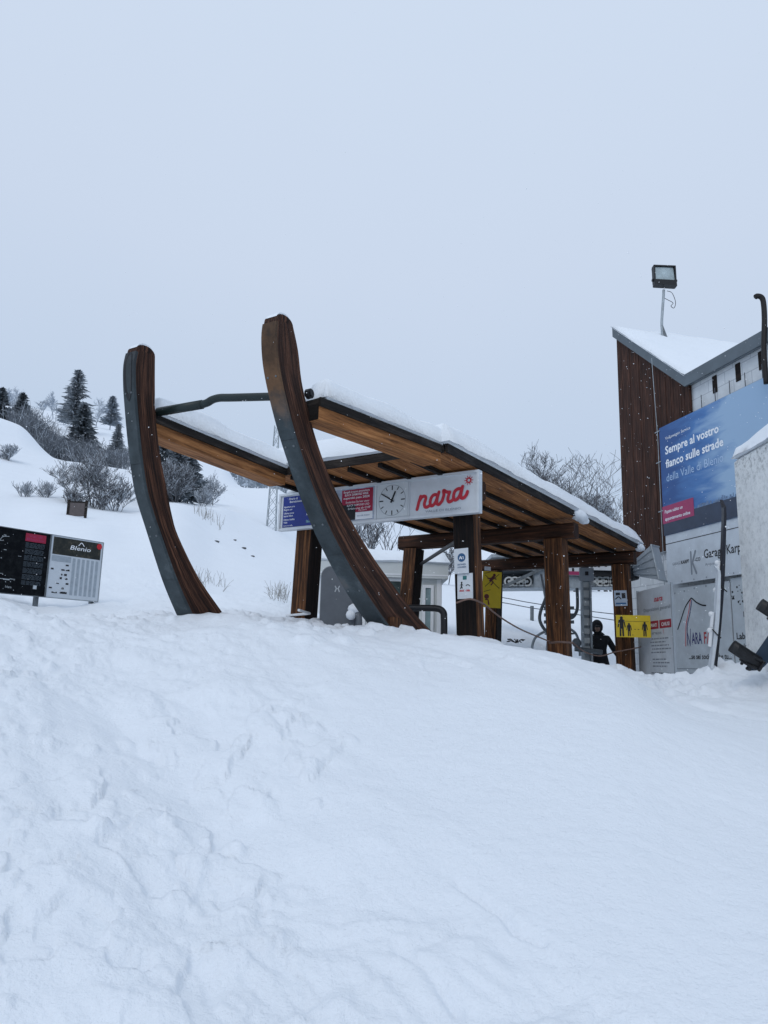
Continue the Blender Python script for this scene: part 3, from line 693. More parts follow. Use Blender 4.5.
def sole_mat(name, rust, lo, hi):
    m, nt, b = newmat(name)
    tc = N(nt, 'ShaderNodeTexCoord'); sx = N(nt, 'ShaderNodeSeparateXYZ'); nt.links.new(tc.outputs['Object'], sx.inputs[0])
    n = N(nt, 'ShaderNodeTexNoise', Scale=3.0, Detail=8.0, Roughness=0.7); nt.links.new(tc.outputs['Object'], n.inputs['Vector'])
    g = N(nt, 'ShaderNodeMapRange'); g.inputs[1].default_value = lo; g.inputs[2].default_value = hi; nt.links.new(sx.outputs[2], g.inputs[0])
    nm = N(nt, 'ShaderNodeMath', operation='MULTIPLY_ADD'); nm.inputs[1].default_value = 1.4; nm.inputs[2].default_value = -0.7
    nt.links.new(n.outputs['Fac'], nm.inputs[0])
    ad = N(nt, 'ShaderNodeMath', operation='ADD'); nt.links.new(g.outputs[0], ad.inputs[0]); nt.links.new(nm.outputs[0], ad.inputs[1])
    c1 = ramp(nt, n.outputs['Fac'], [(0.32, (0.022, 0.031, 0.036)), (0.55, (0.045, 0.060, 0.068)), (0.72, (0.10, 0.122, 0.135))])
    mx = N(nt, 'ShaderNodeMixRGB'); nt.links.new(ramp(nt, ad.outputs[0], [(0.15, (0, 0, 0)), (0.85, (1, 1, 1))]), mx.inputs[0]); nt.links.new(c1, mx.inputs[1])
    nt.links.new(ramp(nt, n.outputs['Fac'], [(0.35, [q * .45 for q in rust]), (0.5, rust), (0.66, [min(1, q * 1.7) for q in rust])]), mx.inputs[2])
    nt.links.new(mx.outputs[0], b.inputs['Base Color']); b.inputs['Roughness'].default_value = 0.6; b.inputs['Specular IOR Level'].default_value = 0.3
    return m
runner(PL, QL, -6.295, -6.1, sole_mat('sole_steel_dark', (0.03, 0.034, 0.038), 2.1, 2.9), True)
runner(PR, QR, -4.66, -4.45, sole_mat('sole_steel_rusty', (0.085, 0.045, 0.022), 1.75, 2.35))
# foot block under the right runner
m = MB(); m.beam(W(7.12, -4.56, 1.6), W(7.12, -4.56, 2.10), 0.30, 0.26, up=AX, bev=0.02); m.build('foot_block', W_POST, SH)
# crossbar between the runners: two pipes joined at a kink
m = MB(); m.tube([W(5.1, -6.12, 4.10), W(5.16, -5.55, 4.105)], 0.047, 12)
m.tube(catmull_([W(5.16, -5.56, 4.105), W(5.17, -5.49, 4.115), W(5.18, -5.43, 4.14), W(5.19, -5.34, 4.147), W(5.22, -5.2, 4.135), W(5.32, -4.75, 4.10), W(5.40, -4.5, 4.09)]), 0.04, 12)
m.build('crossbar', DKGREEN, SH, smooth=True)
m = MB(); m.tube([W(5.47, -4.46, 4.12), W(5.47, -4.415, 4.12)], 0.05, 12); m.tube([W(5.47, -4.42, 4.12), W(5.47, -4.40, 4.12)], 0.03, 8); m.build('bracket', BLKMET, SH)
# two arms from the runners to the roof
def arm(a0, c0_, a1, c1_, w_=0.25):
    d = (W(a1, c1_) - W(a0, c0_)).normalized()
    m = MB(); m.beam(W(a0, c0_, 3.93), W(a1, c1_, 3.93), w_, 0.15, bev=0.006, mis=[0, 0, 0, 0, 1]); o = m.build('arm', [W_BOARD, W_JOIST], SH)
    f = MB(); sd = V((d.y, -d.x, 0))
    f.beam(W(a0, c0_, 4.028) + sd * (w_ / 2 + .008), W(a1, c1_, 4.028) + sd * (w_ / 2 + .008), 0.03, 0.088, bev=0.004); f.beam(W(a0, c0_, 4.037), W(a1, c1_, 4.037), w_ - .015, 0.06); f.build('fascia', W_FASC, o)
    grid_snow('arm_snow', W(a0 + 0.09, c0_, 4.07) - sd * (w_ / 2 + .02), d * ((a1 - a0) + 0.25), sd * (w_ + .045), 0.25, o, seed=int(a0 * 10) + 3, res=0.045, lump=0.035, edge=0.13, over=0.012, sag=0.012)
arm(4.99, -6.26, 7.46, -6.52)
arm(5.5, -4.45, 7.46, -4.21)
# roof
C0, C1, A0, A1 = -6.78, -4.05, 7.5, 15.7
bw = (C1 - C0) / 6.0
m = MB()
for k in range(6): m.beam(W(A0, C0 + bw * (k + .5), 4.005), W(A1, C0 + bw * (k + .5), 4.005), bw - 0.012, 0.03)
m.build('roof_board', W_BOARD, SH)
for k in range(6):
    c = C0 + bw * k; c = min(max(c, C0 + 0.05), C1 - 0.05)
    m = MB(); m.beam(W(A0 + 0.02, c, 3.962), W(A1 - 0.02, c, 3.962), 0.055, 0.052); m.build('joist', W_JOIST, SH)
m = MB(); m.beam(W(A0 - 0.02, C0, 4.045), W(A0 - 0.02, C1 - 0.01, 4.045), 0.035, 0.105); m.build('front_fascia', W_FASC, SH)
for c, s in ((C1 + 0.02, 0), (C0 - 0.02, 1)):
    m = MB(); a = A0 - 0.02
    while a < A1:
        e = min(a + 2.05, A1 + 0.02); m.beam(W(a, c, 4.045), W(e - 0.012, c, 4.042), 0.035, 0.092 + rnd.uniform(-.012, .012)); a = e
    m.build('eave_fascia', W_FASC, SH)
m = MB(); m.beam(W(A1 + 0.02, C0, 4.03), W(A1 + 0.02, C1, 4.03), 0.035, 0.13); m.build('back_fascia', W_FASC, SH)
grid_snow('roof_snow', W(A0 - 0.04, C0 - 0.04, 4.09), AX * (A1 - A0 + 0.1), CX * (C1 - C0 + 0.09), 0.37, SH, seed=4, res=0.08, lump=0.045, edge=0.34, over=0.03, sag=0.03)
for (a, z, q, sx_) in ((12.02, 4.04, .105, 2.2), (12.2, 4.0, .075, 1.5), (15.66, 4.03, .09, 1.8)):
    m = MB(); m.ball((0, 0, 0), q, 0, 18, 12, (1, sx_, .85)); rot = Matrix.Rotation(-AZ, 3, 'Z'); ce = W(a, C1 + .04, z)
    m.v = [ce + rot @ (v * (1 + .22 * math.sin(31 * v.x + 23 * v.y + 5 * a) * math.cos(27 * v.z + 17 * v.y))) for v in m.v]; m.build('snow_clump', SNOWR, SH, smooth=True)
# frames
FR = [(8.55, -6.83, 2.0, -4.32, 1.7), (11.85, -7.06, 2.0, -4.37, 1.6), (15.3, -7.06, 1.7, -4.30, 1.3)]
POSTS = {}
for k, (a, cl, zl, cr, zr) in enumerate(FR):
    xb0, xb1 = (-7.3, -4.02) if k else (-7.12, -4.1)
    m = MB(); m.beam(W(a, xb0, 3.775), W(a, xb1, 3.775), 0.24, 0.24, bev=0.03); m.build('crossbeam', W_BEAM, SH)
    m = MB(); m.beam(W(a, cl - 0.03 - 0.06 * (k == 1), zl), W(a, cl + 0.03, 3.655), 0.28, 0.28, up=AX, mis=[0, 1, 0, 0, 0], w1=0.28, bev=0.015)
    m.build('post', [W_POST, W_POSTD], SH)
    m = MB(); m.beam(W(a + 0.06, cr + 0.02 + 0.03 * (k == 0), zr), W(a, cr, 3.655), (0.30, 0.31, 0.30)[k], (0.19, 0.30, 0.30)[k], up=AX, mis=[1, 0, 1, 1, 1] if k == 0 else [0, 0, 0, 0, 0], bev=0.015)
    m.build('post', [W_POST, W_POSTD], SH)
# braces
m = MB(); m.tube([S(421, 564, 13.6), S(457, 541, 10.2)], 0.03, 8); m.build('brace', BLKMET, SH)
m = MB(); m.tube([W(8.42, -7.06, 2.24), W(8.36, -6.6, 2.26), W(7.9, -6.42, 2.27)], 0.018, 8); m.build('guard_rail', WHITE, SH)

# ------------------------------------------------------------------ the long sign with the clock
PM = plane_mat(CX)
SG = thing('station_sign', W(8.24, -7.13, 3.42), 'long white sign with clock and red nara lettering under the shelter roof', 'sign', mat=PM)
SW, SHT = 3.15, 0.53
m = MB(); m.slab(0, 0, SW, SHT, -0.07, 0); m.build('sign_box', SIGNW, SG, local=True)
m = MB(); f = 0.03
m.slab(0, 0, SW, f, 0.001, 0.025); m.slab(0, SHT - f, SW, SHT, 0.001, 0.025); m.slab(0, f, f, SHT - f, 0.001, 0.025); m.slab(SW - f, f, SW, SHT - f, 0.001, 0.025)
for x in (1.655, 2.16): m.slab(x - 0.008, f, x + 0.008, SHT - f, 0.001, 0.012)
m.build('sign_frame', GREYP if False else SIGNW, SG, local=True)
m = MB(); m.slab(0.07, 0.045, 0.86, 0.485, 0.001, 0.006)
bp = m.build('blue_notice', BLUE, SG, local=True)
m = MB()
m.text('Orario di', 0.17, 0.435, 0.042, 0.008, bold=.012); m.text('Betriebszeiten', 0.19, 0.392, 0.042, 0.008, bold=.012)
for i, (a, b_) in enumerate((('Apertura ore', 'Beginn um'), ('Ultima corsa', 'letzte Fahrt'), ('Ultima risalita', 'Valle'))):
    m.text(a, 0.09, 0.325 - 0.092 * i, 0.036, 0.008, bold=.012); m.text(b_, 0.09, 0.285 - 0.092 * i, 0.036, 0.008, bold=.012)
m.text('rientro a valle', 0.09, 0.058, 0.03, 0.008)
m.text('08.30', 0.50, 0.30, 0.055, 0.008, bold=.01)
m.build('lettering', WINK, bp, local=True)
m = MB(); m.rect(0.50, 0.19, 0.72, 0.235, 0.0075); m.build('white_strip', WINK, bp, local=True)
m = MB(); m.text('16.00', 0.50, 0.085, 0.055, 0.008, bold=.01); m.build('green_digits', plain('green_ink', (0.3, 0.6, 0.5)), bp, local=True)
m = MB(); m.slab(0.90, 0.05, 1.62, 0.49, 0.001, 0.006)
ph = m.build('poster', plain('poster_photo', (0.36, 0.42, 0.52), var=0.45, scale=5), SG, local=True)
m = MB(); m.rect(1.10, 0.16, 1.605, 0.475, 0.0075); m.build('red_field', REDP, ph, local=True)
m = MB(); m.rect(0.98, 0.06, 1.33, 0.27, 0.0085); m.build('dark_figure', INK, ph, local=True)
m = MB(); m.rect(1.33, 0.06, 1.605, 0.155, 0.0075); m.build('white_field', WINK, ph, local=True)
m = MB()
for i, (t, w) in enumerate((('Bergell è nuovo promotore', .42), ('BLACK DIAMOND WINE', .38), ('superski pass 2024', .42))): m.text(t, 1.13 + 0.02 * (i == 1), 0.432 - 0.042 * i, 0.042, 0.0095, w=w, bold=.014)
for i, (t, w) in enumerate((('Entdecken Sie hier unser', .38), ('BLACK DIAMOND UND', .36), ('Erfahrung ab CHF', .36))): m.text(t, 1.17 + 0.02 * i, 0.29 - 0.045 * i, 0.040, 0.0095, w=w)
m.text('www.nara.ch', 1.38, 0.175, 0.025, 0.0095)
m.build('lettering', WINK, ph, local=True)
m = MB(); m.text('nara valle di blenio', 1.36, 0.10, 0.03, 0.0095, w=.2); m.build('small_lettering', BLUEI, ph, local=True)
CLX, CLY = 1.905, 0.268
m = MB(); m.slab(1.67, 0.045, 2.145, 0.49, 0.001, 0.008); ck = m.build('clock', plain('clock_face', (0.60, 0.65, 0.68), var=.03), SG, local=True)
m = MB()
for i in range(12):
    a = R(30 * i); l = 0.045 if i % 3 else 0.06; w = 0.012 if i % 3 else 0.016; d = V((math.sin(a), math.cos(a), 0)); n = V((d.y, -d.x, 0)) * w / 2; o = V((CLX, CLY, 0.010)); r1 = 0.195; r0 = r1 - l
    m.face([o + d * r0 - n, o + d * r0 + n, o + d * r1 + n, o + d * r1 - n][::-1])
m.build('hour_marks', INK, ck, local=True)
m = MB(); m.disc(CLX, CLY, 0.205, 0.0095, 0, 48, 0.199); m.build('dial_ring', GREYINK, ck, local=True)
for nm, ang, l, w, z in (('hour_hand', 24, 0.125, 0.024, 0.014), ('minute_hand', 301, 0.19, 0.018, 0.018)):
    m = MB(); a = R(ang); d = V((math.sin(a), math.cos(a), 0)); n = V((d.y, -d.x, 0)) * w / 2; o = V((CLX, CLY, z))
    m.prism([o - d * 0.035 - n, o - d * 0.035 + n, o + d * l + n * .8, o + d * l - n * .8][::-1], (0, 0, 0.003)); m.build(nm, INK, ck, local=True)
# the nara panel: brush lettering, sun, small line
def zs(p):
    x = 2.277 + (p[0] - 125) * 0.001655; yb = 527 - 0.103 * p[0]; return (x, (yb - p[1]) / 400 * 0.53)
m = MB(); z = 0.004
for st in ([(126, 428), (140, 362), (156, 300)], [(144, 350), (168, 308), (192, 300), (202, 320), (190, 372), (195, 402), (215, 405), (240, 385)],
           [(302, 290), (274, 288), (250, 315), (240, 360), (248, 392), (270, 385), (292, 345), (306, 290)], [(316, 262), (300, 330), (300, 372), (318, 380), (345, 345)],
           [(345, 345), (358, 290), (356, 248), (380, 262), (408, 266)], [(408, 264), (392, 325), (400, 356), (420, 352), (440, 330)],
           [(503, 236), (474, 238), (450, 262), (440, 310), (450, 340), (472, 332), (494, 292), (508, 236)], [(516, 214), (502, 285), (506, 322), (528, 320), (546, 295), (556, 264)]):
    m.stroke([zs(p) for p in st], 0.043, z); z += 0.0008
m.build('red_lettering', RED, SG, local=True)
m = MB(); sc = zs((565, 156)); m.disc(sc[0], sc[1], 0.036, 0.004, 0, 24, 0.018)
for i in range(10):
    a = 2 * math.pi * i / 10; d = V((math.cos(a), math.sin(a), 0)); n = V((-d.y, d.x, 0)) * 0.006; o = V((sc[0], sc[1], 0.004))
    m.face([o + d * 0.033 - n, o + d * 0.062 - n * .6, o + d * 0.062 + n * .6, o + d * 0.033 + n])
m.build('red_sun', RED, SG, local=True)
m = MB(); m.text('VALLE DI BLENIO', 2.40, 0.062, 0.042, 0.004, w=0.50); m.build('small_lettering', GREYINK, SG, local=True)
m = MB(); m.tube([(-0.05, 0.42, -0.06), (0.0, 0.42, -0.06)], 0.035, 10); m.build('cable_gland', BLACK, SG, local=True)
m = MB(); m.ball((0.17, SHT + 0.03, -0.06), 0.075, 0, 12, 8, (1.2, .7, 1)); o = m.build('snow_lump', SNOWR, SG, smooth=True, local=True)

# ------------------------------------------------------------------ notices on the posts
def sign(name, p, w, h, label, cat, mat_r, group=None, roll=0.0, frame=None, t=0.012, board=SIGNW, normal=None):
    pm = plane_mat(mat_r, normal) @ Matrix.Rotation(roll, 3, 'Z')
    r = thing(name, p, label, cat, group, pm)
    m = MB(); m.slab(0, 0, w, h, -t, 0); m.build('board', board, r, local=True); return r
pf = W(8.34, -4.36, 0)
p1 = S(454.5, 574, 9.16); r = sign('notice', p1, 0.185, 0.30, 'white notice with a round blue symbol, upper one on the front post', 'notice', CX, roll=R(2))
m = MB(); m.disc(0.10, 0.19, 0.052, 0.002, 0, 24); m.build('blue_symbol', BLUEI, r, local=True)
m = MB(); m.text('A', 0.066, 0.17, 0.055, 0.004, bold=.02); m.stroke([(0.106, 0.168), (0.106, 0.198), (0.126, 0.198), (0.126, 0.168)], 0.007, 0.004, smooth=False); m.build('white_symbol', WINK, r, local=True)
m = MB(); m.text('DISTANZA', 0.045, 0.098, 0.026, 0.003, w=.11, bold=.02); m.text('DI SICUREZZA', 0.045, 0.066, 0.026, 0.003, w=.115, bold=.02); m.build('lettering', BLUEI, r, local=True)
p1 = S(457.5, 599, 9.17); r = sign('notice', p1, 0.20, 0.30, 'white notice with walkers and red lettering, lower one on the front post', 'notice', CX, roll=R(1))
m = MB(); m.slab(0.075, 0.225, 0.125, 0.27, 0.001, 0.003); m.build('green_symbol', plain('green_symbol_ink', (0.03, 0.16, 0.16)), r, local=True)
m = MB(); m.disc(0.058, 0.192, 0.011, 0.002, 0, 12); m.stroke([(0.058, 0.18), (0.056, 0.15), (0.044, 0.122)], 0.014, 0.002, smooth=False); m.stroke([(0.056, 0.15), (0.068, 0.122)], 0.011, 0.0025); m.stroke([(0.04, 0.16), (0.058, 0.176), (0.076, 0.158)], 0.008, 0.003, smooth=False)
m.stroke([(0.115, 0.15), (0.13, 0.162), (0.15, 0.16), (0.168, 0.145)], 0.01, 0.002); m.build('walker_symbols', INK, r, local=True)
m = MB(); m.text('MASK', 0.03, 0.085, 0.03, 0.003, w=.065, bold=.03); m.text('OBBL', 0.11, 0.085, 0.03, 0.003, w=.06, bold=.03); m.build('red_lettering', RED, r, local=True)
# yellow warning on the rear left post
p1 = S(481.5, 607, 14.9)
r = sign('warning_sign', p1, 0.37, 0.70, 'tall yellow warning sign with a crossed out skier, on the rear post', 'warning sign', V((1, 0.05, 0)), roll=R(-2.5), board=YELLOW)
m = MB()
m.stroke([(0.05, 0.40), (0.32, 0.66)], 0.012, 0.002); m.stroke([(0.04, 0.63), (0.33, 0.38)], 0.012, 0.0026); m.stroke([(0.03, 0.30), (0.16, 0.345)], 0.010, 0.002); m.stroke([(0.03, 0.655), (0.15, 0.69)], 0.01, 0.002)
m.build('black_lines', INK, r, local=True)
m = MB(); m.disc(0.225, 0.635, 0.028, 0.003, 0, 12); m.stroke([(0.21, 0.60), (0.17, 0.545), (0.15, 0.52)], 0.05, 0.003); m.stroke([(0.16, 0.53), (0.21, 0.50), (0.17, 0.44)], 0.026, 0.0034, smooth=False); m.stroke([(0.2, 0.59), (0.26, 0.555)], 0.02, 0.0038); m.stroke([(0.17, 0.57), (0.10, 0.56)], 0.02, 0.0042)
m.build('skier_symbol', plain('dark_red_ink', (0.10, 0.02, 0.02)), r, local=True)
m = MB(); m.disc(0.09, 0.21, 0.048, 0.003, 0, 16); m.stroke([(0.07, 0.15), (0.12, 0.15), (0.14, 0.06)], 0.024, 0.003, smooth=False); m.build('hand_symbol', plain('maroon_ink', (0.13, 0.025, 0.02)), r, local=True)
m = MB(); m.slab(0.03, 0.715, 0.15, 0.79, -0.01, 0); m.build('small_plate', SIGNW, r, local=True)
# yellow family sign and pale notice on the rear right post
p1 = S(616.5, 637, 14.55)
r = sign('family_sign', p1, 0.63, 0.41, 'wide yellow sign showing an adult and children, on the last post', 'sign', V((1, -0.1, 0)), board=YELLOW)
m = MB()
def figure(x, y, h, z=0.003):
    m.disc(x, y + h * 0.92, h * 0.08, z, 0, 14); m.stroke([(x, y + h * .8), (x, y + h * .45)], h * .20, z + .0004)
    m.stroke([(x - h * .06, y + h * .46), (x - h * .07, y)], h * .09, z + .0012); m.stroke([(x + h * .06, y + h * .46), (x + h * .07, y)], h * .09, z + .0016)
    m.stroke([(x - h * .12, y + h * .8), (x - h * .18, y + h * .45)], h * .06, z + .002); m.stroke([(x + h * .12, y + h * .8), (x + h * .18, y + h * .45)], h * .06, z + .0024)
figure(0.10, 0.03, 0.355); figure(0.235, 0.03, 0.235); figure(0.52, 0.03, 0.26)
m.stroke([(0.33, 0.15), (0.36, 0.15)], 0.011, .003); m.stroke([(0.39, 0.15), (0.42, 0.15)], 0.011, .003); m.stroke([(0.30, 0.03), (0.30, 0.06)], .008, .003); m.stroke([(0.17, 0.295), (0.60, 0.295)], 0.005, 0.003)
m.build('figure_symbols', INK, r, local=True)
p1 = S(615, 606, 14.55)
r = sign('notice', p1, 0.235, 0.29, 'pale blue pictogram notice on the last post above the yellow sign', 'notice', V((1, -0.05, 0)), roll=R(2.5), board=plain('pale_blue_board', (0.30, 0.36, 0.44)))
m = MB(); m.slab(0.03, 0.20, 0.11, 0.25, .001, .003); m.slab(0.14, 0.14, 0.21, 0.24, .001, .003); m.stroke([(0.02, 0.13), (0.08, 0.17), (0.12, 0.13)], .02, .003); m.build('dark_symbols', INK, r, local=True)
m = MB(); m.slab(0.02, 0.03, 0.21, 0.06, .001, .003); m.build('blue_strip', BLUEI, r, local=True)

# ------------------------------------------------------------------ rope along the right posts
def catmull(pts, n=8):
    out = []
    for i in range(len(pts) - 1):
        a, b, c, d = [V(q) for q in (pts[max(i - 1, 0)], pts[i], pts[i + 1], pts[min(i + 2, len(pts) - 1)])]
        for k in range(n):
            t = k / n; out.append(0.5 * ((2 * b) + (c - a) * t + (2 * a - 5 * b + 4 * c - d) * t * t + (3 * b - a - 3 * c + d) * t ** 3))
    return out + [V(pts[-1])]
m = MB()
m.tube(catmull([S(456, 603, 8.98), S(470, 599, 8.95), S(484, 604, 9.2)]), 0.011, 6)
m.tube(catmull([S(484, 604, 9.22), S(500, 617, 10), S(520, 629, 10.9), S(541, 638, 11.7), S(551, 642, 12.0)]), 0.011, 6)
m.tube(catmull([S(549, 643, 12.0), S(560, 642, 11.9), S(573, 643, 12.2)]), 0.016, 6)
m.tube(catmull([S(573, 643, 12.2), S(585, 652, 13), S(600, 656, 13.6), S(615, 652, 14.4), S(626, 650, 14.45), S(641, 647, 14.8)]), 0.011, 6)
tag(m.build('barrier_rope', ROPE, None, smooth=True), 'thin reddish rope slung from post to post along the shelter', 'rope')

# ------------------------------------------------------------------ black handrail, ticket gate, cabin
m = MB(); m.tube(catmull([S(404, 608, 9.6), S(420, 608, 9.55), S(437, 608.5, 9.5), S(443, 612, 9.48), S(444, 619, 9.48), S(444, 640, 9.48)], 6), 0.042, 10)
tag(m.build('handrail', BLKMET, None, smooth=True), 'bent black tube handrail standing in snow beside the right runner', 'handrail')

b0 = S(336, 624, 10.3); gr = thing('ticket_gate', b0, 'dark grey rounded ticket gate half buried in snow behind the right runner', 'ticket gate', mat=plane_mat(V((1, -0.12, 0))))
def rpoly(w, h, r, n=6):
    out = []
    for cx, cy, a0 in ((w - r, h - r, 0), (r, h - r, 90)):
        out += [(cx + r * math.cos(R(a0 + 90 * k / n)), cy + r * math.sin(R(a0 + 90 * k / n)), 0) for k in range(n + 1)]
    return out + [(0, -.4, 0), (w, -.4, 0)]
m = MB(); m.prism([(p[0] - 0.22, p[1], -0.08) for p in rpoly(0.46, 0.76, 0.12)], (0, 0, 0.08)); m.build('gate_body', GATE, gr, local=True)
m = MB(); m.prism([(p[0] - 0.245, p[1], -0.2) for p in rpoly(0.51, 0.785, 0.14)], (0, 0, 0.118)); m.build('gate_shell', plain('gate_edge', (0.26, 0.29, 0.32)), gr, local=True)
m = MB()
for s in (-1, 1): m.stroke([(0.0 + s * 0.028, 0.50), (0.0 + s * 0.012, 0.47), (0.0 + s * 0.028, 0.43)], 0.016, 0.003, smooth=False)
m.stroke([(-0.015, 0.468), (0.015, 0.468)], 0.012, 0.004)
m.build('reader_mark', plain('gate_mark', (0.4, 0.43, 0.46)), gr, local=True)
m = MB(); m.tube(catmull([(0.2, 0.12, -0.1), (0.26, 0.16, 0.02), (0.31, 0.12, 0.1), (0.33, 0.0, 0.12), (0.33, -0.3, 0.12)]), 0.04, 10); m.build('gate_arm', GATE, gr, smooth=True, local=True)
m = MB(); m.ball((0.27, 0.20, 0.05), 0.095, 0, 12, 8, (1.2, .8, 1)); m.ball((0.21, 0.12, 0.08), 0.07, 0, 10, 6); m.build('snow_lump', SNOWR, gr, smooth=True, local=True)

CY = 15.9
cb = S(380, 640, CY); cbr = V((1, 0.03, 0)); cabz = 1.75
x0, x1 = S(317, 600, CY).x, S(442, 600, CY).x
cab = thing('ticket_cabin', (x0, CY, cabz), 'low white cabin with glazed front and thick snow on its roof behind the shelter', 'cabin', mat=plane_mat(cbr))
cw = x1 - x0; zt = S(400, 578, CY).z - cabz; ztop = S(400, 563, CY).z - cabz
m = MB(); m.slab(0, -0.6, cw, zt, -2.2, 0); m.build('wall', CABIN, cab, local=True)
m = MB(); m.slab(-0.1, zt + 0.002, cw + 0.12, ztop, -2.35, 0.14); m.build('roof', CABIN, cab, local=True)
m = MB(); m.slab(-0.1, zt + 0.05, cw + 0.12, zt + 0.08, 0.141, 0.15); m.build('roof_trim', WHITE, cab, local=True)
grid_snow('roof_snow', cab.matrix_world @ V((-0.12, ztop, 0.16)), V((1, 0.03, 0)).normalized() * (cw + 0.26), V((-0.03, 1, 0)).normalized() * 2.5, 0.30, cab, seed=14, res=0.1, lump=0.05, edge=0.35, over=0.04, sag=0.03)
def cab_window(px0, py0, px1, py1, name, gm):
    a = cab.matrix_world.inverted() @ S(px0, py1, CY); b = cab.matrix_world.inverted() @ S(px1, py0, CY)
    m = MB(); f = 0.06
    for q in ((a.x, a.y, b.x, a.y + f), (a.x, b.y - f, b.x, b.y), (a.x, a.y + f, a.x + f, b.y - f), (b.x - f, a.y + f, b.x, b.y - f)): m.slab(*q, 0.002, 0.05)
    w = m.build(name, WHITE, cab, local=True)
    m = MB(); m.slab(a.x + f, a.y + f, b.x - f, b.y - f, 0.004, 0.012); m.build('pane', gm, w, local=True)
cab_window(372, 578.5, 404, 612, 'window', GLASS)
cab_window(422, 585, 434, 636, 'door', GLASSG)
cab_window(340, 585, 366, 640, 'window', GLASS)
for x in (0.02, cw - 0.1): m = MB(); m.slab(x, -0.6, x + 0.09, zt - 0.002, 0.002, 0.02); m.build('corner_trim', WHITE, cab, local=True)

# ------------------------------------------------------------------ chairlift machinery at the far end of the shelter
LY = 19.6
lf = thing('chairlift_drive', S(580, 640, LY), 'grey chairlift drive frame with rows of small wheels behind the rear posts', 'chairlift')
def lp(px, py, dy=0): return S(px, py, LY + dy)
m = MB(); m.beam(lp(488, 588), lp(668, 586), 0.9, 0.10); m.beam(lp(488, 571), lp(668, 570), 0.9, 0.08); m.build('side_rail', GALV, lf)
m = MB(); m.beam(lp(488, 559), lp(668, 558), 1.2, 0.08); m.build('canopy', GALV, lf)
m = MB(); m.beam(lp(490, 575, .4), lp(668, 573, .4), 0.06, 0.55); m.build('back_panel', GALVD, lf)
for px in (509, 515, 521, 527, 594, 600, 606, 613, 640, 648):
    m = MB(); c = lp(px, 581.5, -0.50); m.tube([c, c + V((0, 0.12, 0))], 0.125, 14); o = m.build('wheel', BLACK, lf)
    t = MB()
    for k in range(14):
        a0, a1 = 2 * math.pi * k / 14, 2 * math.pi * (k + 1) / 14
        t.face([c + V((r_ * math.cos(a), -0.004, r_ * math.sin(a))) for r_, a in ((.125, a0), (.085, a0), (.085, a1), (.125, a1))])
    t.tube([c + V((0, -0.02, 0)), c + V((0, -0.003, 0))], 0.035, 10); t.build('rim', CABIN, o)
for a, b in (((503, 587), (556, 562)), ((562, 563), (596, 586)), ((622, 563), (640, 586))):
    m = MB(); m.beam(lp(*a, -0.66), lp(*b, -0.66), 0.05, 0.08); m.build('brace', GALVD, lf)
m = MB(); m.box(lp(540, 579, -0.5), (0.16, 0, 0), (0, 0.1, 0), (0, 0, 0.22)); m.box(lp(570, 582, -0.5), (0.3, 0, 0), (0, 0.1, 0), (0, 0, 0.16)); m.build('gear_box', GALV, lf)
m = MB(); m.box(lp(590, 568, -0.55), (0.8, 0, 0), (0, 0.06, 0), (0, 0, 0.20)); m.build('hood', BLACK, lf)
for (a, b, c, d), nm in (((561, 562, 581, 575), 0), ((589, 562, 611, 570), 1), ((641, 558, 655, 564), 2)):
    q = lp(a, d, -0.70); w = lp(c, d, -0.70).x - q.x; h = lp(a, b, -0.70).z - q.z
    m = MB(); m.box(q + V((w / 2, 0, h / 2)), (w / 2, 0, 0), (0, 0.015, 0), (0, 0, h / 2)); o = m.build('sign_panel', SIGNW, lf)
    k = MB()
    for t in range(5):
        xx = q.x + w * (0.12 + 0.16 * t); k.box((xx, q.y - 0.018, q.z + h * rnd.uniform(.4, .75)), (w * .055, 0, 0), (0, 0.002, 0), (0, 0, h * rnd.uniform(.06, .16)))
    k.build('dark_print', INK, o)
    if nm == 0:
        k = MB(); k.box((q.x + w * .5, q.y - 0.018, q.z + h * .16), (w * .45, 0, 0), (0, 0.002, 0), (0, 0, h * .14)); k.build('pink_strip', PINK, o)
for px in (552, 636):
    m = MB(); b = lp(px, 592); m.beam((b.x, b.y, 0.9), (b.x, b.y, b.z), 0.22, 0.22, up=V((0, 1, 0))); m.build('support_column', GALV, lf)

# steel column with white plates near the walker
KY = 16.1; kb = S(587, 655, KY)
kc = thing('steel_column', kb, 'slotted grey steel column with pale stickers beside the walker', 'column')
kt = S(585.5, 574, KY)
m = MB()
for s in (-1, 1): m.beam(kb + V((s * 0.085, 0, -0.5)), kt + V((s * 0.085, 0, 0)), 0.04, 0.12, up=V((0, 1, 0)))
m.beam(kb + V((0, 0.05, -0.5)), kt + V((0, 0.05, 0)), 0.13, 0.012, up=V((0, 1, 0)))
m.build('channel', GALV, kc)
m = MB()
for k in range(8):
    p = kb.lerp(kt, 0.06 + 0.115 * k); m.box(p + V((0, -0.01 + .002 * k, 0)), (0.062, 0, 0), (0, 0.012, 0), (0, 0, 0.055 if k % 3 else 0.075))
m.build('rung_plate', CABIN, kc)
m = MB(); m.box(kt + V((0, -0.08, -0.02)), (0.15, 0, 0), (0, 0.012, 0), (0, 0, 0.14)); hp = m.build('head_plate', GREYP, kc)
m = MB(); m.box(kt + V((0, -0.1, 0.0)), (0.035, 0, 0), (0, 0.004, 0), (0, 0, 0.04)); m.build('dark_mark', INK, hp)
m = MB(); m.tube([kb + V((-0.26, -0.05, 0.12)), kb + V((0.3, -0.05, 0.06))], 0.05, 8); m.ball(kb + V((-0.22, -.06, .24)), 0.1, 0, 10, 6); m.build('foot_bracket', GALVD, kc, smooth=True)

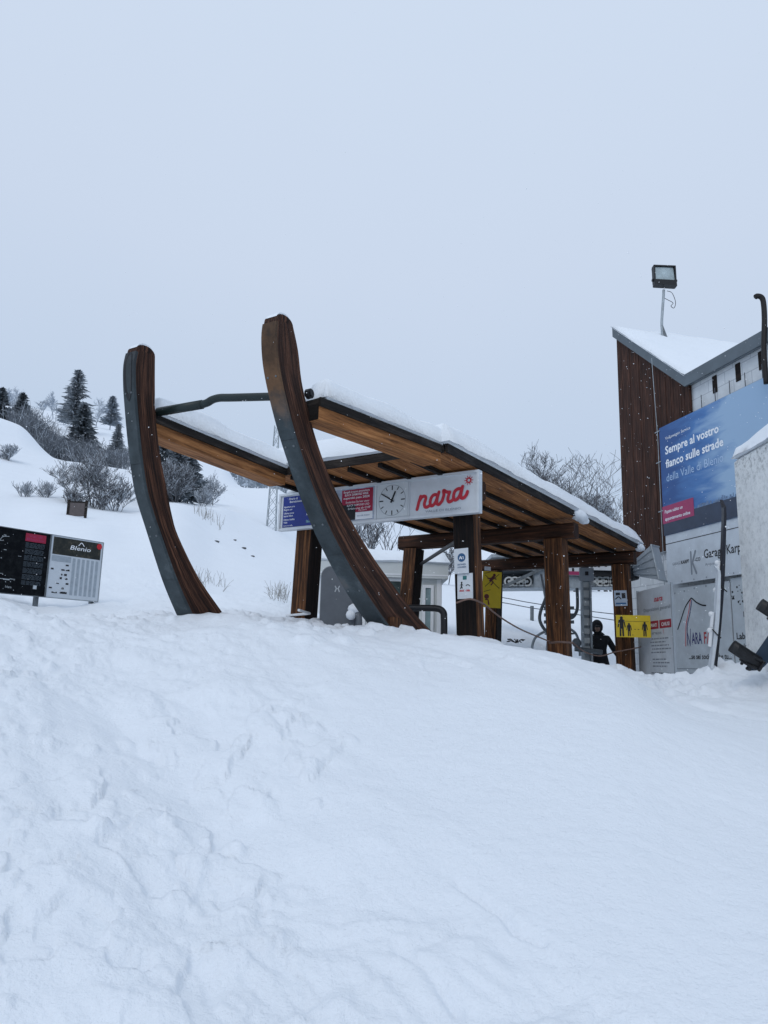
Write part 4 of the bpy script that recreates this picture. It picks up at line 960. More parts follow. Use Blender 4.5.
# the chair waiting behind the middle post
ch = thing('lift_chair', S(560, 655, 16.6), 'empty tubular lift chair hanging behind the middle post', 'lift chair')
def cp(px, py): return S(px, py, 16.6)
for pts in ([(549, 588), (545, 600), (540.5, 612), (540, 621), (545, 630), (551, 634)], [(577, 588), (577.5, 600), (577, 610), (573, 617), (566, 619), (561, 620)]):
    m = MB(); m.tube(catmull([cp(*p) for p in pts]), 0.035, 8); m.build('side_frame', GALVD, ch, smooth=True)
for pts in ([(552, 630), (544, 632), (536, 637), (532.5, 645), (532, 656)], [(562, 627), (570, 629), (576, 634), (579, 643), (580, 656)]):
    m = MB(); m.tube(catmull([cp(*p) for p in pts]), 0.028, 8); m.build('armrest', GALV, ch, smooth=True)
m = MB(); m.tube([cp(541, 574), cp(546, 600), cp(548, 640), cp(546, 662)], 0.03, 8); m.tube([cp(547, 596), cp(557, 596)], 0.025, 8); m.build('hanger', GALV, ch, smooth=True)
m = MB()
for k in range(4): m.beam(cp(545, 634) + V((0, -0.1 * k, 0)), cp(572, 634) + V((0, -0.1 * k, 0)), 0.08, 0.03)
m.build('seat', GALVD, ch)
m = MB()
for k in range(3): m.beam(cp(544, 608 + 7 * k) , cp(574, 608 + 7 * k), 0.03, 0.07)
m.build('backrest', GALVD, ch)
m = MB()
for k in range(11):
    a = cp(552.5 + .3 * k, 592 + 6 * k); m.beam(a + V((-0.06, -.3, 0)), a + V((0.07, -.3, 0)), 0.03, 0.03)
for s in (-0.07, 0.075): m.beam(cp(552.5, 580) + V((s, -.3, 0)), cp(556, 660) + V((s, -.3, 0)), 0.03, 0.03, up=V((0, 1, 0)))
tag(m.build('ladder', GALV, None), 'narrow grey steel ladder beside the middle post', 'ladder')

# wire fence on the snowfield behind
wf = thing('wire_fence', S(532, 628, 25), 'two strand wire fence with a lone thin post on the snowfield behind the lift', 'fence')
m = MB(); m.tube([S(532, 632, 25), S(532, 606, 25)], 0.06, 8); m.build('fence_post', GALVD, wf)
for y0, y1 in ((597, 617), (602, 624)):
    m = MB(); m.tube(catmull([S(470, y0 - 4, 25), S(505, y0 + 1, 25), S(532, y0 + 6, 25), S(580, y0 + 13, 25), S(640, y1, 25)]), 0.014, 5); m.build('wire', WIRE, wf)

# ------------------------------------------------------------------ the walker in black
def skinned(name, joints, edges, mats, parent, root=0, sub=2):
    me = bpy.data.meshes.new(name); me.from_pydata([tuple(j[0]) for j in joints], edges, [])
    o = bpy.data.objects.new(name, me); col.objects.link(o)
    md = o.modifiers.new('skin', 'SKIN'); md.use_smooth_shade = True
    for i, j in enumerate(joints):
        rr = j[1] if isinstance(j[1], tuple) else (j[1], j[1]); me.skin_vertices[0].data[i].radius = rr
        me.skin_vertices[0].data[i].use_root = (i == root)
    s = o.modifiers.new('sub', 'SUBSURF'); s.levels = sub; s.render_levels = sub
    dg = bpy.context.evaluated_depsgraph_get(); nm = bpy.data.meshes.new_from_object(o.evaluated_get(dg))
    bpy.data.objects.remove(o); bpy.data.meshes.remove(me)
    nm.name = name; nm.materials.clear()
    for m_ in mats: nm.materials.append(m_)
    nm.polygons.foreach_set('material_index', [0] * len(nm.polygons)); nm.polygons.foreach_set('use_smooth', [True] * len(nm.polygons))
    o = bpy.data.objects.new(name, nm); col.objects.link(o); o.parent = parent
    return o
PY = 17.3
hd = S(596.8, 627.5, PY); feet = hd.z - 1.62
pr = thing('person', (hd.x + 0.06, PY, feet), 'person in black hooded winter clothing walking behind the rope with one arm swung out', 'person')
J = [((0, 0, 0.93), (0.16, 0.13)), ((-0.01, 0, 1.12), (0.165, 0.13)), ((-0.02, 0, 1.32), (0.18, 0.13)), ((-0.03, -0.01, 1.44), (0.11, 0.10)), ((-0.045, -0.02, 1.52), 0.065), ((-0.06, -0.04, 1.62), (0.10, 0.115)), ((-0.062, -0.045, 1.70), (0.075, 0.085)),
     ((0.18, 0, 1.37), 0.085), ((0.31, -0.02, 1.13), 0.068), ((0.44, -0.12, 0.90), 0.05), ((0.48, -0.16, 0.83), 0.045),
     ((-0.22, 0, 1.38), 0.085), ((-0.30, -0.05, 1.12), 0.068), ((-0.26, -0.2, 0.92), 0.05), ((-0.25, -0.25, 0.85), 0.045),
     ((0.09, -0.02, 0.84), 0.115), ((0.13, -0.12, 0.48), 0.085), ((0.15, 0.02, 0.10), 0.07), ((0.15, -0.14, 0.05), 0.055),
     ((-0.09, 0.02, 0.84), 0.115), ((-0.10, 0.08, 0.48), 0.085), ((-0.11, 0.26, 0.14), 0.07), ((-0.11, 0.14, 0.06), 0.055)]
E = [(0, 1), (1, 2), (2, 3), (3, 4), (4, 5), (5, 6), (2, 7), (7, 8), (8, 9), (9, 10), (2, 11), (11, 12), (12, 13), (13, 14), (0, 15), (15, 16), (16, 17), (17, 18), (0, 19), (19, 20), (20, 21), (21, 22)]
body = skinned('body', J, E, [CLOTH], pr)
m = MB(); m.ball((-0.062, -0.03, 1.635), 0.135, 0, 14, 10, (0.95, 1.0, 1.18)); m.build('hood', CLOTH, pr, smooth=True, local=True)
m = MB(); m.ball((-0.075, -0.10, 1.61), 0.082, 0, 14, 10, (0.9, 0.9, 1.15)); m.ball((-0.078, -0.178, 1.60), 0.016, 0, 8, 6, (.8, 1, 1.4)); m.build('face', plain('shaded_skin', (0.20, 0.13, 0.10)), pr, smooth=True, local=True)
m = MB(); m.ball((-0.076, -0.14, 1.635), 0.07, 0, 12, 8, (0.95, 0.62, 0.5)); m.build('goggles', BLACK, pr, smooth=True, local=True)
m = MB(); m.ball((-0.077, -0.165, 1.555), 0.02, 0, 8, 5, (1.2, .6, .35)); m.build('mouth', plain('lips', (0.3, 0.13, 0.11)), pr, smooth=True, local=True)
for px_, py_, pz_, sx in ((0.48, -0.17, 0.80, 1), (-0.25, -0.26, 0.82, -1)):
    m = MB(); c = V((px_, py_, pz_)); m.ball(c, 0.048, 0, 10, 8, (.6, 1, 1.2))
    for k in range(4): m.tube([c + V((0, -0.03 + 0.022 * k, -0.03)), c + V((0.006 * sx, -0.036 + 0.022 * k, -0.07 + .004 * k)), c + V((-0.012 * sx, -0.04 + 0.022 * k, -0.10 + .008 * abs(k - 1.3)))], 0.013, 6)
    m.tube([c + V((0, -0.035, 0.01)), c + V((-0.01 * sx, -0.065, -0.02)), c + V((-0.015 * sx, -0.07, -0.05))], 0.013, 6); m.build('glove', BLACK, pr, smooth=True, local=True)
m = MB(); m.beam((0.02, 0.19, 1.02), (0.0, 0.19, 1.42), 0.30, 0.16, up=V((0, 1, 0)), bev=0.05); m.build('backpack', BLACK, pr, local=True)

# ------------------------------------------------------------------ building on the right
O = V((5.72, 18.5, 0)); DV = V((math.sin(R(14.04)), -math.cos(R(14.04)), 0)); NV = V((math.cos(R(14.04)), math.sin(R(14.04)), 0))
def B(s, n, z): return O + DV * s + NV * n + ZX * z          # s along the wall toward the viewer, n into the building
bd = thing('station_building', B(6, 2, 1.5), 'station building of brown timber cladding and white block wall under a folded snowy roof', 'building')
ST = 0.33; SCR = 3.05; ZE = 7.62; ZT = 9.90; SEND = 16.0; DEP = 7.0
# block wall
m = MB(); m.prism([B(0.35, 0.02, 0.5), B(SEND, 0.02, 0.5), B(SEND, 0.02, ZE - 0.03), B(SCR, 0.02, ZE - 0.03), B(0.35, 0.02, ZE + 2.0)], NV * DEP)
m.build('block_wall', BLOCK, bd)
# timber cladding: upright boards with cover strips, cut along the roof slope
m = MB(); s = ST; k = 0
while s < SCR + 0.02:
    w = rnd.uniform(0.075, 0.115); e = min(s + w, SCR + 0.03); zb = 4.16 + 0.0 * s
    def zr(q): return ZE + (SCR - q) * (ZT - ZE) / (SCR - ST) - 0.05 if q < SCR else ZE - 0.04
    d = 0.05 + rnd.uniform(0, 0.012)
    o = rnd.uniform(0, 30)
    a, b_, c, dd = B(s, -d, zb), B(e - 0.004, -d, zb), B(e - 0.004, -d, zr(e)), B(s, -d, zr(s))
    n0 = len(m.v)
    m.face([a, b_, c, dd], 0, [(o, 0), (o, w), (o + c.z - zb, w), (o + dd.z - zb, 0)])
    for p, q in ((a, dd), (b_, c)): m.face([p, q, q + NV * d, p + NV * d], 0, [(o, 0), (o + 4, 0), (o + 4, .05), (o, .05)])
    m.face([a, b_, b_ + NV * d, a + NV * d], 0)
    s = e; k += 1
m.build('timber_cladding', W_CLAD, bd)
m = MB(); m.face([B(ST, -0.05, 4.16), B(ST, DEP, 4.16), B(ST, DEP, ZT), B(ST, -0.05, ZT)], 0, [(0, 0), (0, 7), (6, 7), (6, 0)]); m.build('end_wall', W_CLAD, bd)
# roof: a plane rising to the far end, a flat part beside it
def roof_slab(name, mat, off0, off1, ex0, ex1, nn0, nn1):
    m = MB(); sl = (ZT - ZE) / (SCR - ST)
    p = [B(ST - ex0, nn0, ZT + ex0 * sl + off0), B(SCR, nn0, ZE + off0), B(SEND, nn0, ZE + off0), B(SEND, nn0, ZE + off1), B(SCR, nn0, ZE + off1), B(ST - ex0, nn0, ZT + ex0 * sl + off1)]
    m.prism([p[0], p[1], p[4], p[5]], NV * (nn1 - nn0)); m.prism([p[1] + DV * .002, p[2], p[3], p[4] + DV * .002], NV * (nn1 - nn0)); return m.build(name, mat, bd)
roof_slab('roof', GREYP, -0.02, 0.15, 0.0, 0, -0.10, DEP)
roof_slab('roof_fascia', FASCM, -0.07, 0.19, 0.02, 0, -0.15, -0.105)
sl = V(B(SCR, 0, ZE) - B(ST - 0.1, 0, ZT + 0.083))
grid_snow('roof_snow', B(ST - 0.1, -0.15, ZT + 0.083 + 0.16), sl, NV * (DEP - .2), 0.10, bd, seed=33, res=0.14, lump=0.03, edge=0.3, over=0.01, sag=0.0)
grid_snow('roof_snow', B(SCR + 0.05, -0.12, ZE + 0.16), DV * 8, NV * (DEP - .4), 0.10, bd, seed=35, res=0.2, lump=0.02, edge=0.3, over=0.0, sag=0.0)
# dark vents below the eave and fixing lines
for px in (714, 738, 762):
    d = ray(px, 380); t = ((O - EYE).dot(NV)) / d.dot(NV); s = ((EYE + d * t) - O).dot(DV)
    m = MB(); m.box(B(s, 0.04, ZE - 0.27), DV * 0.065, NV * 0.035, ZX * 0.18); m.build('vent', W_POSTD, bd)
for px in (702, 716, 731, 747, 765):
    d = ray(px, 390); t = ((O - EYE).dot(NV)) / d.dot(NV); s = ((EYE + d * t) - O).dot(DV)
    m = MB(); m.tube([B(s, -0.03, 6.95), B(s, -0.03, 7.25)], 0.009, 5); m.build('fixing_chain', WIRE, bd)
# a folded sheet-metal hood at the lower left of the wall
d = ray(648, 568); 
hd0, hd1 = S(634, 570, 16.15), S(659, 563, 15.75)
m = MB(); m.beam(hd0, hd1, 0.16, 0.26, w1=0.34, h1=0.74); hood = tag(m.build('sheet_metal_hood', GREYP, None), 'flared grey sheet metal hood beside the last post, above the notice board', 'metal hood')
m = MB(); dd = (hd1 - hd0).normalized(); ss = dd.cross(ZX).normalized(); uu = ss.cross(dd)
for t in (-.36, -.12, .12, .36): m.tube([hd0 + ss * .085 + uu * (.26 * t), hd1 + ss * .175 + uu * (.74 * t)], 0.014, 6)
m.build('rib', GALV, hood)
m = MB()
for y_ in (-.37, .37): m.tube([hd1 + ss * .18 + uu * y_, hd1 - ss * .18 + uu * y_], .018, 6)
m.tube([hd1 + ss * .18 - uu * .37, hd1 + ss * .18 + uu * .37], .018, 6); m.build('rim', GALV, hood)
m = MB(); m.tube([hd0 - dd * .12 - uu * .05, hd0 + dd * .02 - uu * .05], .17, 14); m.build('fan_drum', BLACK, hood)

# stove pipe
sp = S(764, 352, 13.0)
m = MB(); m.tube(catmull([sp + V((0, 0, -0.6)), sp, S(764.5, 320, 13.0), S(763.5, 303, 13.0), S(761.5, 297.5, 13.0), S(757.5, 296, 13.0), S(755.5, 297, 13.0)], 6), 0.048, 12)
tag(m.build('stove_pipe', plain('sooty_pipe', (0.016, 0.014, 0.014), rough=.6, metal=.2), None, smooth=True), 'black stove pipe with a bent top against the white wall', 'stove pipe')

# floodlight standing on the roof
_n = (sl.normalized()).cross(NV).normalized(); _d = ray(664, 338)
_q = EYE + _d * ((B(SCR, 0, ZE + 0.24) - EYE).dot(_n) / _d.dot(_n)); FY = _q.y
fb = S(663, 337, FY); fl = thing('floodlight', fb, 'square black floodlight on a thin bent grey pole on the snowy roof', 'floodlight')
m = MB(); m.tube(catmull([fb + V((0, 0, -0.15)), S(661.8, 325, FY), S(662.5, 310, FY), S(663.5, 296, FY), S(663.7, 290, FY)]), 0.035, 8); m.build('pole', GALV, fl, smooth=True)
m = MB(); m.tube([S(665.5, 338, FY), S(661.8, 326, FY)], 0.055, 8, r1=0.035); m.ball(S(657, 337, FY), 0.07, 0, 8, 6, (1.3, 1, .7)); m.build('pole_foot', GALVD, fl)
ph0 = S(663.7, 277, FY)
fr_ = V((1, 0.06, 0.02)).normalized(); fm = Matrix((fr_, V((0, 0.10, 1)).normalized(), fr_.cross(V((0, 0.10, 1))).normalized())).transposed()
def fp(x, y, z): return ph0 + fm @ V((x, y, z))
m = MB()
m.beam(fp(0, -0.29, 0.02), fp(0, -0.14, 0.02), 0.58, 0.17, up=fm @ V((0, 0, 1)), bev=.02)
fr = 0.035
for a, b in (((-0.27, -0.14), (-0.255, 0.29)), ((0.27, -0.14), (0.285, 0.29))): m.beam(fp(a[0], a[1], 0.02), fp(b[0], b[1], 0.02), fr, 0.14, up=fm @ V((0, 0, 1)))
m.beam(fp(-0.27, 0.275, 0.02), fp(0.30, 0.275, 0.02), 0.14, fr, up=fm @ V((0, 1, 0))); m.box(fp(0, 0.06, -0.06), fm @ V((0.26, 0, 0)), fm @ V((0, 0, .02)), fm @ V((0, 0.21, 0)))
hs = m.build('housing', BLACK, fl)
m = MB(); m.box(fp(0.005, 0.065, 0.045), fm @ V((0.245, 0, 0)), fm @ V((0, 0, 0.006)), fm @ V((0, 0.185, 0))); m.build('lamp_glass', LAMPG, hs)
m = MB()
for s in (-1, 1): m.tube([fp(s * 0.29, -0.12, 0.02), fp(s * 0.32, -0.12, 0.02)], 0.04, 8)
m.build('side_knob', BLACK, fl)
m = MB(); m.tube(catmull([S(667, 291, FY), S(672, 293, FY), S(675.5, 302, FY), S(674, 308, FY), S(671, 306, FY), S(673, 303, FY), S(668, 300, FY), S(664, 298, FY)]), 0.008, 5); m.build('cable', BLACK, fl, smooth=True)

# ------------------------------------------------------------------ billboard and banners on the wall
WM = plane_mat(DV, -NV)
def wall_sign(name, s0, z0, w, h, n, label, cat, mat, t=0.02):
    r = thing(name, B(s0, n, z0), label, cat, None, WM); m = MB(); m.slab(0, 0, w, h, -t, 0); m.build('sheet', mat, r, local=True); return r
bb = wall_sign('billboard', 2.16, 4.47, 6.3, 2.41, -0.20, 'large blue sky billboard with white Italian lettering on the building wall', 'billboard', SKYP, 0.03)
m = MB(); m.slab(0, 0, 6.3, 0.39, 0.001, 0.004, 0); gp = m.build('dark_band', plain('printed_asphalt', (0.035, 0.05, 0.085), var=.25, scale=3), bb, local=True)
m = MB()                                               # pale town on the horizon of the print
for k in range(150):
    x = 0.95 + 5.3 * (k / 150) + rnd.uniform(-.03, .03); h = rnd.uniform(0.02, 0.10); m.rect(x, 0.39, x + rnd.uniform(.02, .06), 0.39 + h * (0.5 + 0.6 * min(1, x / 2)), 0.0015 + 0.00001 * k)
m.build('printed_town', plain('printed_town_ink', (0.13, 0.20, 0.32), var=.5, scale=12), bb, local=True)
m = MB()
m.text('Volkswagen Service', 0.21, 2.08, 0.10, 0.004, w=0.87)
m.text('Sempre al vostro', 0.19, 1.76, 0.25, 0.004, w=1.76, bold=.025)
m.text('fianco sulle strade', 0.19, 1.46, 0.25, 0.004, w=1.87, bold=.025)
m.build('white_lettering', WINK, bb, local=True)
m = MB(); m.text('della Valle di Blenio', 0.19, 1.15, 0.25, 0.004, w=1.84, bold=-0.004); m.build('thin_lettering', PALEINK, bb, local=True)
m = MB(); m.slab(-0.01, 0.25, 1.06, 0.63, 0.005, 0.008); pk = m.build('pink_label', PINK, bb, local=True)
m = MB(); m.text('Fissate subito un', 0.08, 0.47, 0.10, 0.010, w=.62, bold=.015); m.text('appuntamento online', 0.08, 0.31, 0.10, 0.010, w=.86, bold=.015); m.build('lettering', WINK, pk, local=True)
m = MB(); m.tube([(-0.05, -1.1, 0.01), (-0.05, 2.2, 0.01), (-0.10, 4.1, 0.04)], 0.008, 6)
for y in (-0.35, 0.55, 1.65, 2.35): m.tube([(-0.16, y, 0.0), (0.03, y, 0.01)], 0.012, 5)
m.build('tie_rope', GALV, bb, local=True)
gb = wall_sign('garage_banner', 2.18, 3.40, 6.2, 1.065, -0.18, 'pale grey garage banner with dark lettering directly below the blue billboard', 'banner', BANNERL)
m = MB(); m.slab(0.0, 0.87, 6.2, 0.885, .001, .003); m.build('black_rule', INK, gb, local=True)
m = MB(); m.text('Garage Karpf', 1.24, 0.42, 0.25, 0.003, w=1.14, bold=.012); m.build('dark_lettering', INK, gb, local=True)
m = MB(); m.text('KARPF', 0.5, 0.395, 0.10, 0.003, w=.26, bold=.025); m.text('-CO', 0.945, 0.395, 0.10, 0.003, w=.18, bold=.015); m.build('small_dark_lettering', INK, gb, local=True)
m = MB(); m.text('GARAGE', 0.2, 0.395, 0.09, 0.003, w=.28); m.text('Acquarossa', 1.26, 0.27, 0.075, 0.003, w=.5); m.build('grey_lettering', GREYINK, gb, local=True)
m = MB(); m.stroke([(0.83, 0.16), (0.83, 0.60)], 0.05, .003); m.stroke([(0.98, 0.60), (0.87, 0.38), (0.98, 0.16)], 0.055, .0036, smooth=False); m.build('grey_emblem', GREYINK, gb, local=True)
m = MB()
for x in np.linspace(0.1, 6, 16): m.disc(float(x), 0.04, 0.018, 0.003, 0, 8)
m.build('eyelet_row', GREYINK, gb, local=True)
nf = wall_sign('fan_club_banner', 2.23, 1.5, 1.80, 1.82, -0.12, 'grey banner with mountain outline and red and blue lettering behind the skis', 'banner', BANNER)
m = MB(); m.stroke([(0.14, 0.97), (0.27, 1.17), (0.42, 1.40), (0.60, 1.555), (0.66, 1.57), (0.78, 1.49), (0.95, 1.42), (1.08, 1.40)], 0.03, .003); m.build('mountain_outline', INK, nf, local=True)
m = MB(); m.stroke([(0.61, 1.54), (0.52, 1.28), (0.42, 1.02), (0.38, 0.62)], 0.02, .0036); m.build('red_trail', RED, nf, local=True)
m = MB(); m.stroke([(0.65, 1.53), (0.58, 1.3), (0.46, 1.0), (0.45, 0.64)], 0.022, .004); m.stroke([(0.45, 0.9), (0.53, 0.64)], 0.02, .0044); m.stroke([(0.53, 0.62), (0.56, 0.96)], 0.016, .0048); m.build('blue_trail', PURPI, nf, local=True)
m = MB(); m.text('ARA', 0.58, 0.66, 0.32, .003, w=.33, bold=.02); m.build('blue_lettering', PURPI, nf, local=True)
m = MB(); m.text('FANS', 0.97, 0.66, 0.32, .003, w=.46, bold=.02); m.build('red_lettering', plain('brick_red_ink', (0.40, 0.05, 0.06)), nf, local=True)
m = MB(); m.text('...se sei socio anche tu...', 0.46, 0.36, 0.15, .003, w=1.28, bold=.02); m.build('small_lettering', INK, nf, local=True)
m = MB(); m.rect(0.05, 0.05 + .02, 1.9, 0.085, .003); m.rect(0.05, 0.16, 1.1, 0.175, .003); m.build('thin_rules', GREYINK, nf, local=True)
m = MB()
for x, y in ((0.1, 1.72), (0.42, 1.74), (0.75, 1.77), (1.12, 1.78), (1.5, 1.8)): m.disc(x, y, 0.022, .003, 0, 8)
m.build('eyelet_row', GREYINK, nf, local=True)
lb = wall_sign('sponsor_banner', 4.06, 1.5, 2.2, 1.86, -0.115, 'grey banner with small black lettering beside the concrete wall', 'banner', BANNER)
m = MB(); m.text('Laboratorio', 0.08, 0.72, 0.17, .003, w=.8, bold=.02); m.text('Biologia Acqua', 0.08, 0.55, 0.13, .003, w=.8, bold=.02); m.text('Tondini, 6715', 0.08, 0.41, 0.12, .003, w=.8, bold=.02); m.rect(0.33, 0.18, .9, 0.215, .003); m.rect(0.3, 1.12, .8, 1.22, .003); m.build('black_lettering', INK, lb, local=True)
m = MB()
for k in range(16):
    a = rnd.uniform(0, 6.28); q = rnd.uniform(.08, .2); m.disc(0.18 + q * math.cos(a), 1.52 + q * math.sin(a), rnd.uniform(.008, .024), .003, 0, 8)
m.face([(0.0, 1.46, .003), (0.09, 1.46, .003), (0.06, 1.53, .003)]); m.build('dotted_emblem', INK, lb, local=True)
m = MB(); m.text('S', 0.34, 1.36, 0.34, .003, bold=0); m.build('grey_letter', GREYINK, lb, local=True)
# notice board standing beside the last post
na, nb_ = S(640.5, 672, 15.2), S(674.5, 665, 13.6); nb_ = V((nb_.x, nb_.y, na.z)); nd = (nb_ - na); nd.z = 0; nw = nd.length
nt_ = S(640.5, 592, 15.2).z
r = thing('price_board', V((na.x, na.y, 1.3)), 'tall white notice board with red boxes and small print beside the last post', 'notice board', None, plane_mat(nd))
hb = nt_ - 1.3
m = MB(); m.slab(0, 0, nw, hb, -0.02, 0); m.build('sheet', BANNERL, r, local=True)
for x_ in (-0.03, nw + 0.002): m = MB(); m.slab(x_, 0, x_ + 0.028, hb + 0.02, -0.03, 0.012); m.build('frame_post', GREYP, r, local=True)
m = MB(); m.slab(0.48, hb - 0.76, 0.98, hb - 0.61, .001, .003); m.slab(1.03, hb - 0.76, 1.55, hb - 0.61, .001, .003); rb = m.build('red_box', REDP, r, local=True)
m = MB(); m.text('IMPIANTI', 0.55, hb - .72, .09, .005, w=.36, bold=.02); m.text('CHIUSI', 1.12, hb - .72, .09, .005, w=.36, bold=.02); m.build('lettering', WINK, rb, local=True)
m = MB(); m.text('nara', 0.82, hb - 0.26, 0.14, .003, w=.4, bold=.02, shear=.3); m.text('!', 1.18, hb - .85, .1, .003, bold=.03); m.build('red_lettering', RED, r, local=True)
m = MB(); m.text('Disposizioni generali', 0.3, hb - .42, .09, .003, w=1.25, bold=.01)
m.text('INFORMAZIONI', 0.65, hb - .86, .06, .003, w=.45, bold=.01)
for k in range(14):
    y = hb - 0.95 - 0.062 * k
    if k in (5, 9): continue
    x = 0.55 + rnd.uniform(0, .12); e = 1.5 - rnd.uniform(0, .25)
    while x < e:
        w = rnd.uniform(.05, .16); m.rect(x, y, min(x + w, e), y + .022, .003); x += w + .025
m.build('small_print', GREYINK, r, local=True)

# ------------------------------------------------------------------ concrete wall, skis, snowboard
CWX = 4.36
m = MB(); m.beam((CWX + 0.30, 9.3, 2.6), (CWX + 0.30, 3.0, 2.6), 0.6, 3.26, bev=0.05, up=ZX)
cwall = thing('concrete_wall', (CWX + .3, 6, 1.2), 'rough pale concrete wall capped with snow at the edge of the path', 'wall')
m.build('wall_body', CONC, cwall)
grid_snow('snow_cap', (CWX - 0.02, 3.0, 4.228), (0, 6.32, 0), (0.64, 0, 0), 0.21, cwall, seed=41, res=0.04, lump=0.05, edge=0.14, over=0.04, sag=0.03)

def ski(base, top, wd, label, mats, bind, lean_n):
    r = thing('ski', base, label, 'ski', 'skis stuck upright in the snow mound')
    n = 22; d = (V(top) - V(base)); L = d.length; d.normalize(); nv = V(lean_n); nv = (nv - d * nv.dot(d)).normalized(); sv = d.cross(nv)
    m = MB(); P = []
    for i in range(n + 1):
        t = i / n; cv = 0.045 * max(0, (t - .92) / .08) ** 2 - 0.02 * math.sin(math.pi * min(1, t / .9)); w = wd * (1.0 - 0.28 * math.sin(math.pi * t) ** 1.0) * (1 if t < .95 else max(.25, 1 - ((t - .95) / .05) ** 2 * .8)); th = 0.013 + 0.009 * math.sin(math.pi * min(t / .95, 1))
        c = V(base) + d * (L * t) + nv * cv; P.append([c + sv * w / 2 + nv * th, c - sv * w / 2 + nv * th, c - sv * w / 2 - nv * th, c + sv * w / 2 - nv * th])
    for i in range(n):
        for k in range(4):
            m.face([P[i][k], P[i + 1][k], P[i + 1][(k + 1) % 4], P[i][(k + 1) % 4]], 1 if k == 0 else 0)
    m.face(P[0], 0); m.face(P[-1][::-1], 0); m.build('ski_body', mats, r)
    for nm, t0, l, h in (('toe_binding', bind + .17, .09, .055), ('heel_binding', bind, .11, .06)):
        b = MB(); c = V(base) + d * (L * t0) + nv * 0.028; b.beam(c - d * l, c + d * l, 0.055, h * .62, up=nv, bev=.012); b.ball(c + d * l * .7 + nv * .015, 0.032, 0, 8, 6); o = b.build(nm, BLACK if bind < .3 else WHITE, r)
    b = MB(); c = V(base) + d * (L * (bind + .08))
    for s in (-1, 1): b.tube([c + sv * s * .05 + nv * .03, c + sv * s * .065 - nv * .02 - d * .05, c + sv * s * .07 - nv * .07 - d * .09], 0.008, 5)
    b.build('ski_brake', BLACK, r)
SKW = plain('white_ski', (0.55, 0.59, 0.63), var=.1, scale=8); SKD = plain('dark_ski', (0.012, 0.014, 0.022), rough=.4, var=.3); SKP = plain('violet_ski', (0.05, 0.04, 0.11), rough=.4, var=.4, scale=10)
ski(S(714.5, 668, 9.32), S(725.0, 500, 9.05), 0.125, 'tall dark ski planted upright in the snow mound, tip above the other', [SKD, SKD], 0.42, V((-1, 0.18, 0)))
ski(S(710.5, 668, 9.16), S(719.0, 566, 8.98), 0.125, 'white ski planted beside the dark one, shorter above the snow', [SKW, SKW], 0.30, V((-1, 0.15, 0)))

sb0 = S(755, 668, 8.3); sb1 = S(797, 606, 8.05); d = (sb1 - sb0).normalized()
sbt = thing('snowboard', sb0, 'navy snowboard with black bindings leaning on the concrete wall', 'snowboard')
nv = V((-0.8, -0.15, 0.52)); nv = (nv - d * nv.dot(d)).normalized(); sv = d.cross(nv)
m = MB(); L = 1.48; P = []
for i in range(25):
    t = i / 24; k = min(1, min(t, 1 - t) / 0.13); w = 0.145 * math.sqrt(max(0.02, 1 - (1 - k) ** 2)) * (1 - .10 * math.sin(math.pi * t)); cv = 0.06 * max(0, 1 - min(t, 1 - t) / .13) ** 2
    c = sb0 + d * (L * t - 0.06) + nv * cv; P.append([c + sv * w + nv * .006, c - sv * w + nv * .006, c - sv * w - nv * .006, c + sv * w - nv * .006])
for i in range(24):
    for k in range(4): m.face([P[i][k], P[i + 1][k], P[i + 1][(k + 1) % 4], P[i][(k + 1) % 4]], 0)
m.face(P[0]); m.face(P[-1][::-1]); m.build('deck', NAVY, sbt, smooth=False)
for t0 in (0.06, 0.58):
    c = sb0 + d * t0 + nv * 0.02; b = MB()
    b.beam(c - sv * .13, c + sv * .13, 0.12, 0.03, up=nv, bev=.01); o = b.build('binding', BLACK, sbt)
    hb_ = MB(); e = c + nv * 0.33 + d * 0.02; n = 9
    rings = []
    for i in range(n):
        t = i / (n - 1); q = c.lerp(e, t) + sv * 0.02; wv = 0.085 * (1 - .25 * t) * (1 if t < .85 else math.sqrt(max(.1, 1 - ((t - .85) / .17) ** 2)))
        rings.append([q + sv * (wv * math.cos(a)) + d * (0.075 * math.sin(a)) for a in [R(-50 + 280 * j / 12) for j in range(13)]])
    for i in range(n - 1):
        for j in range(12): hb_.face([rings[i][j], rings[i][j + 1], rings[i + 1][j + 1], rings[i + 1][j]])
    hb_.face(rings[-1]); hb_.build('highback', BLACK, o, smooth=True)
    st = MB()
    for k in range(2): st.tube(catmull([c - sv * .12 + nv * .03 - d * (.05 - .1 * k), c - sv * .06 + nv * .13 - d * (.06 - .1 * k), c + sv * .05 + nv * .13 - d * (.06 - .1 * k), c + sv * .12 + nv * .03 - d * (.05 - .1 * k)]), 0.016, 6)
    for k in range(7): st.ball(c + sv * rnd.uniform(-.11, .11) + nv * rnd.uniform(.02, .12) - d * rnd.uniform(-.04, .10), .018, 0, 6, 5)
    st.build('strap', BLACK, o)

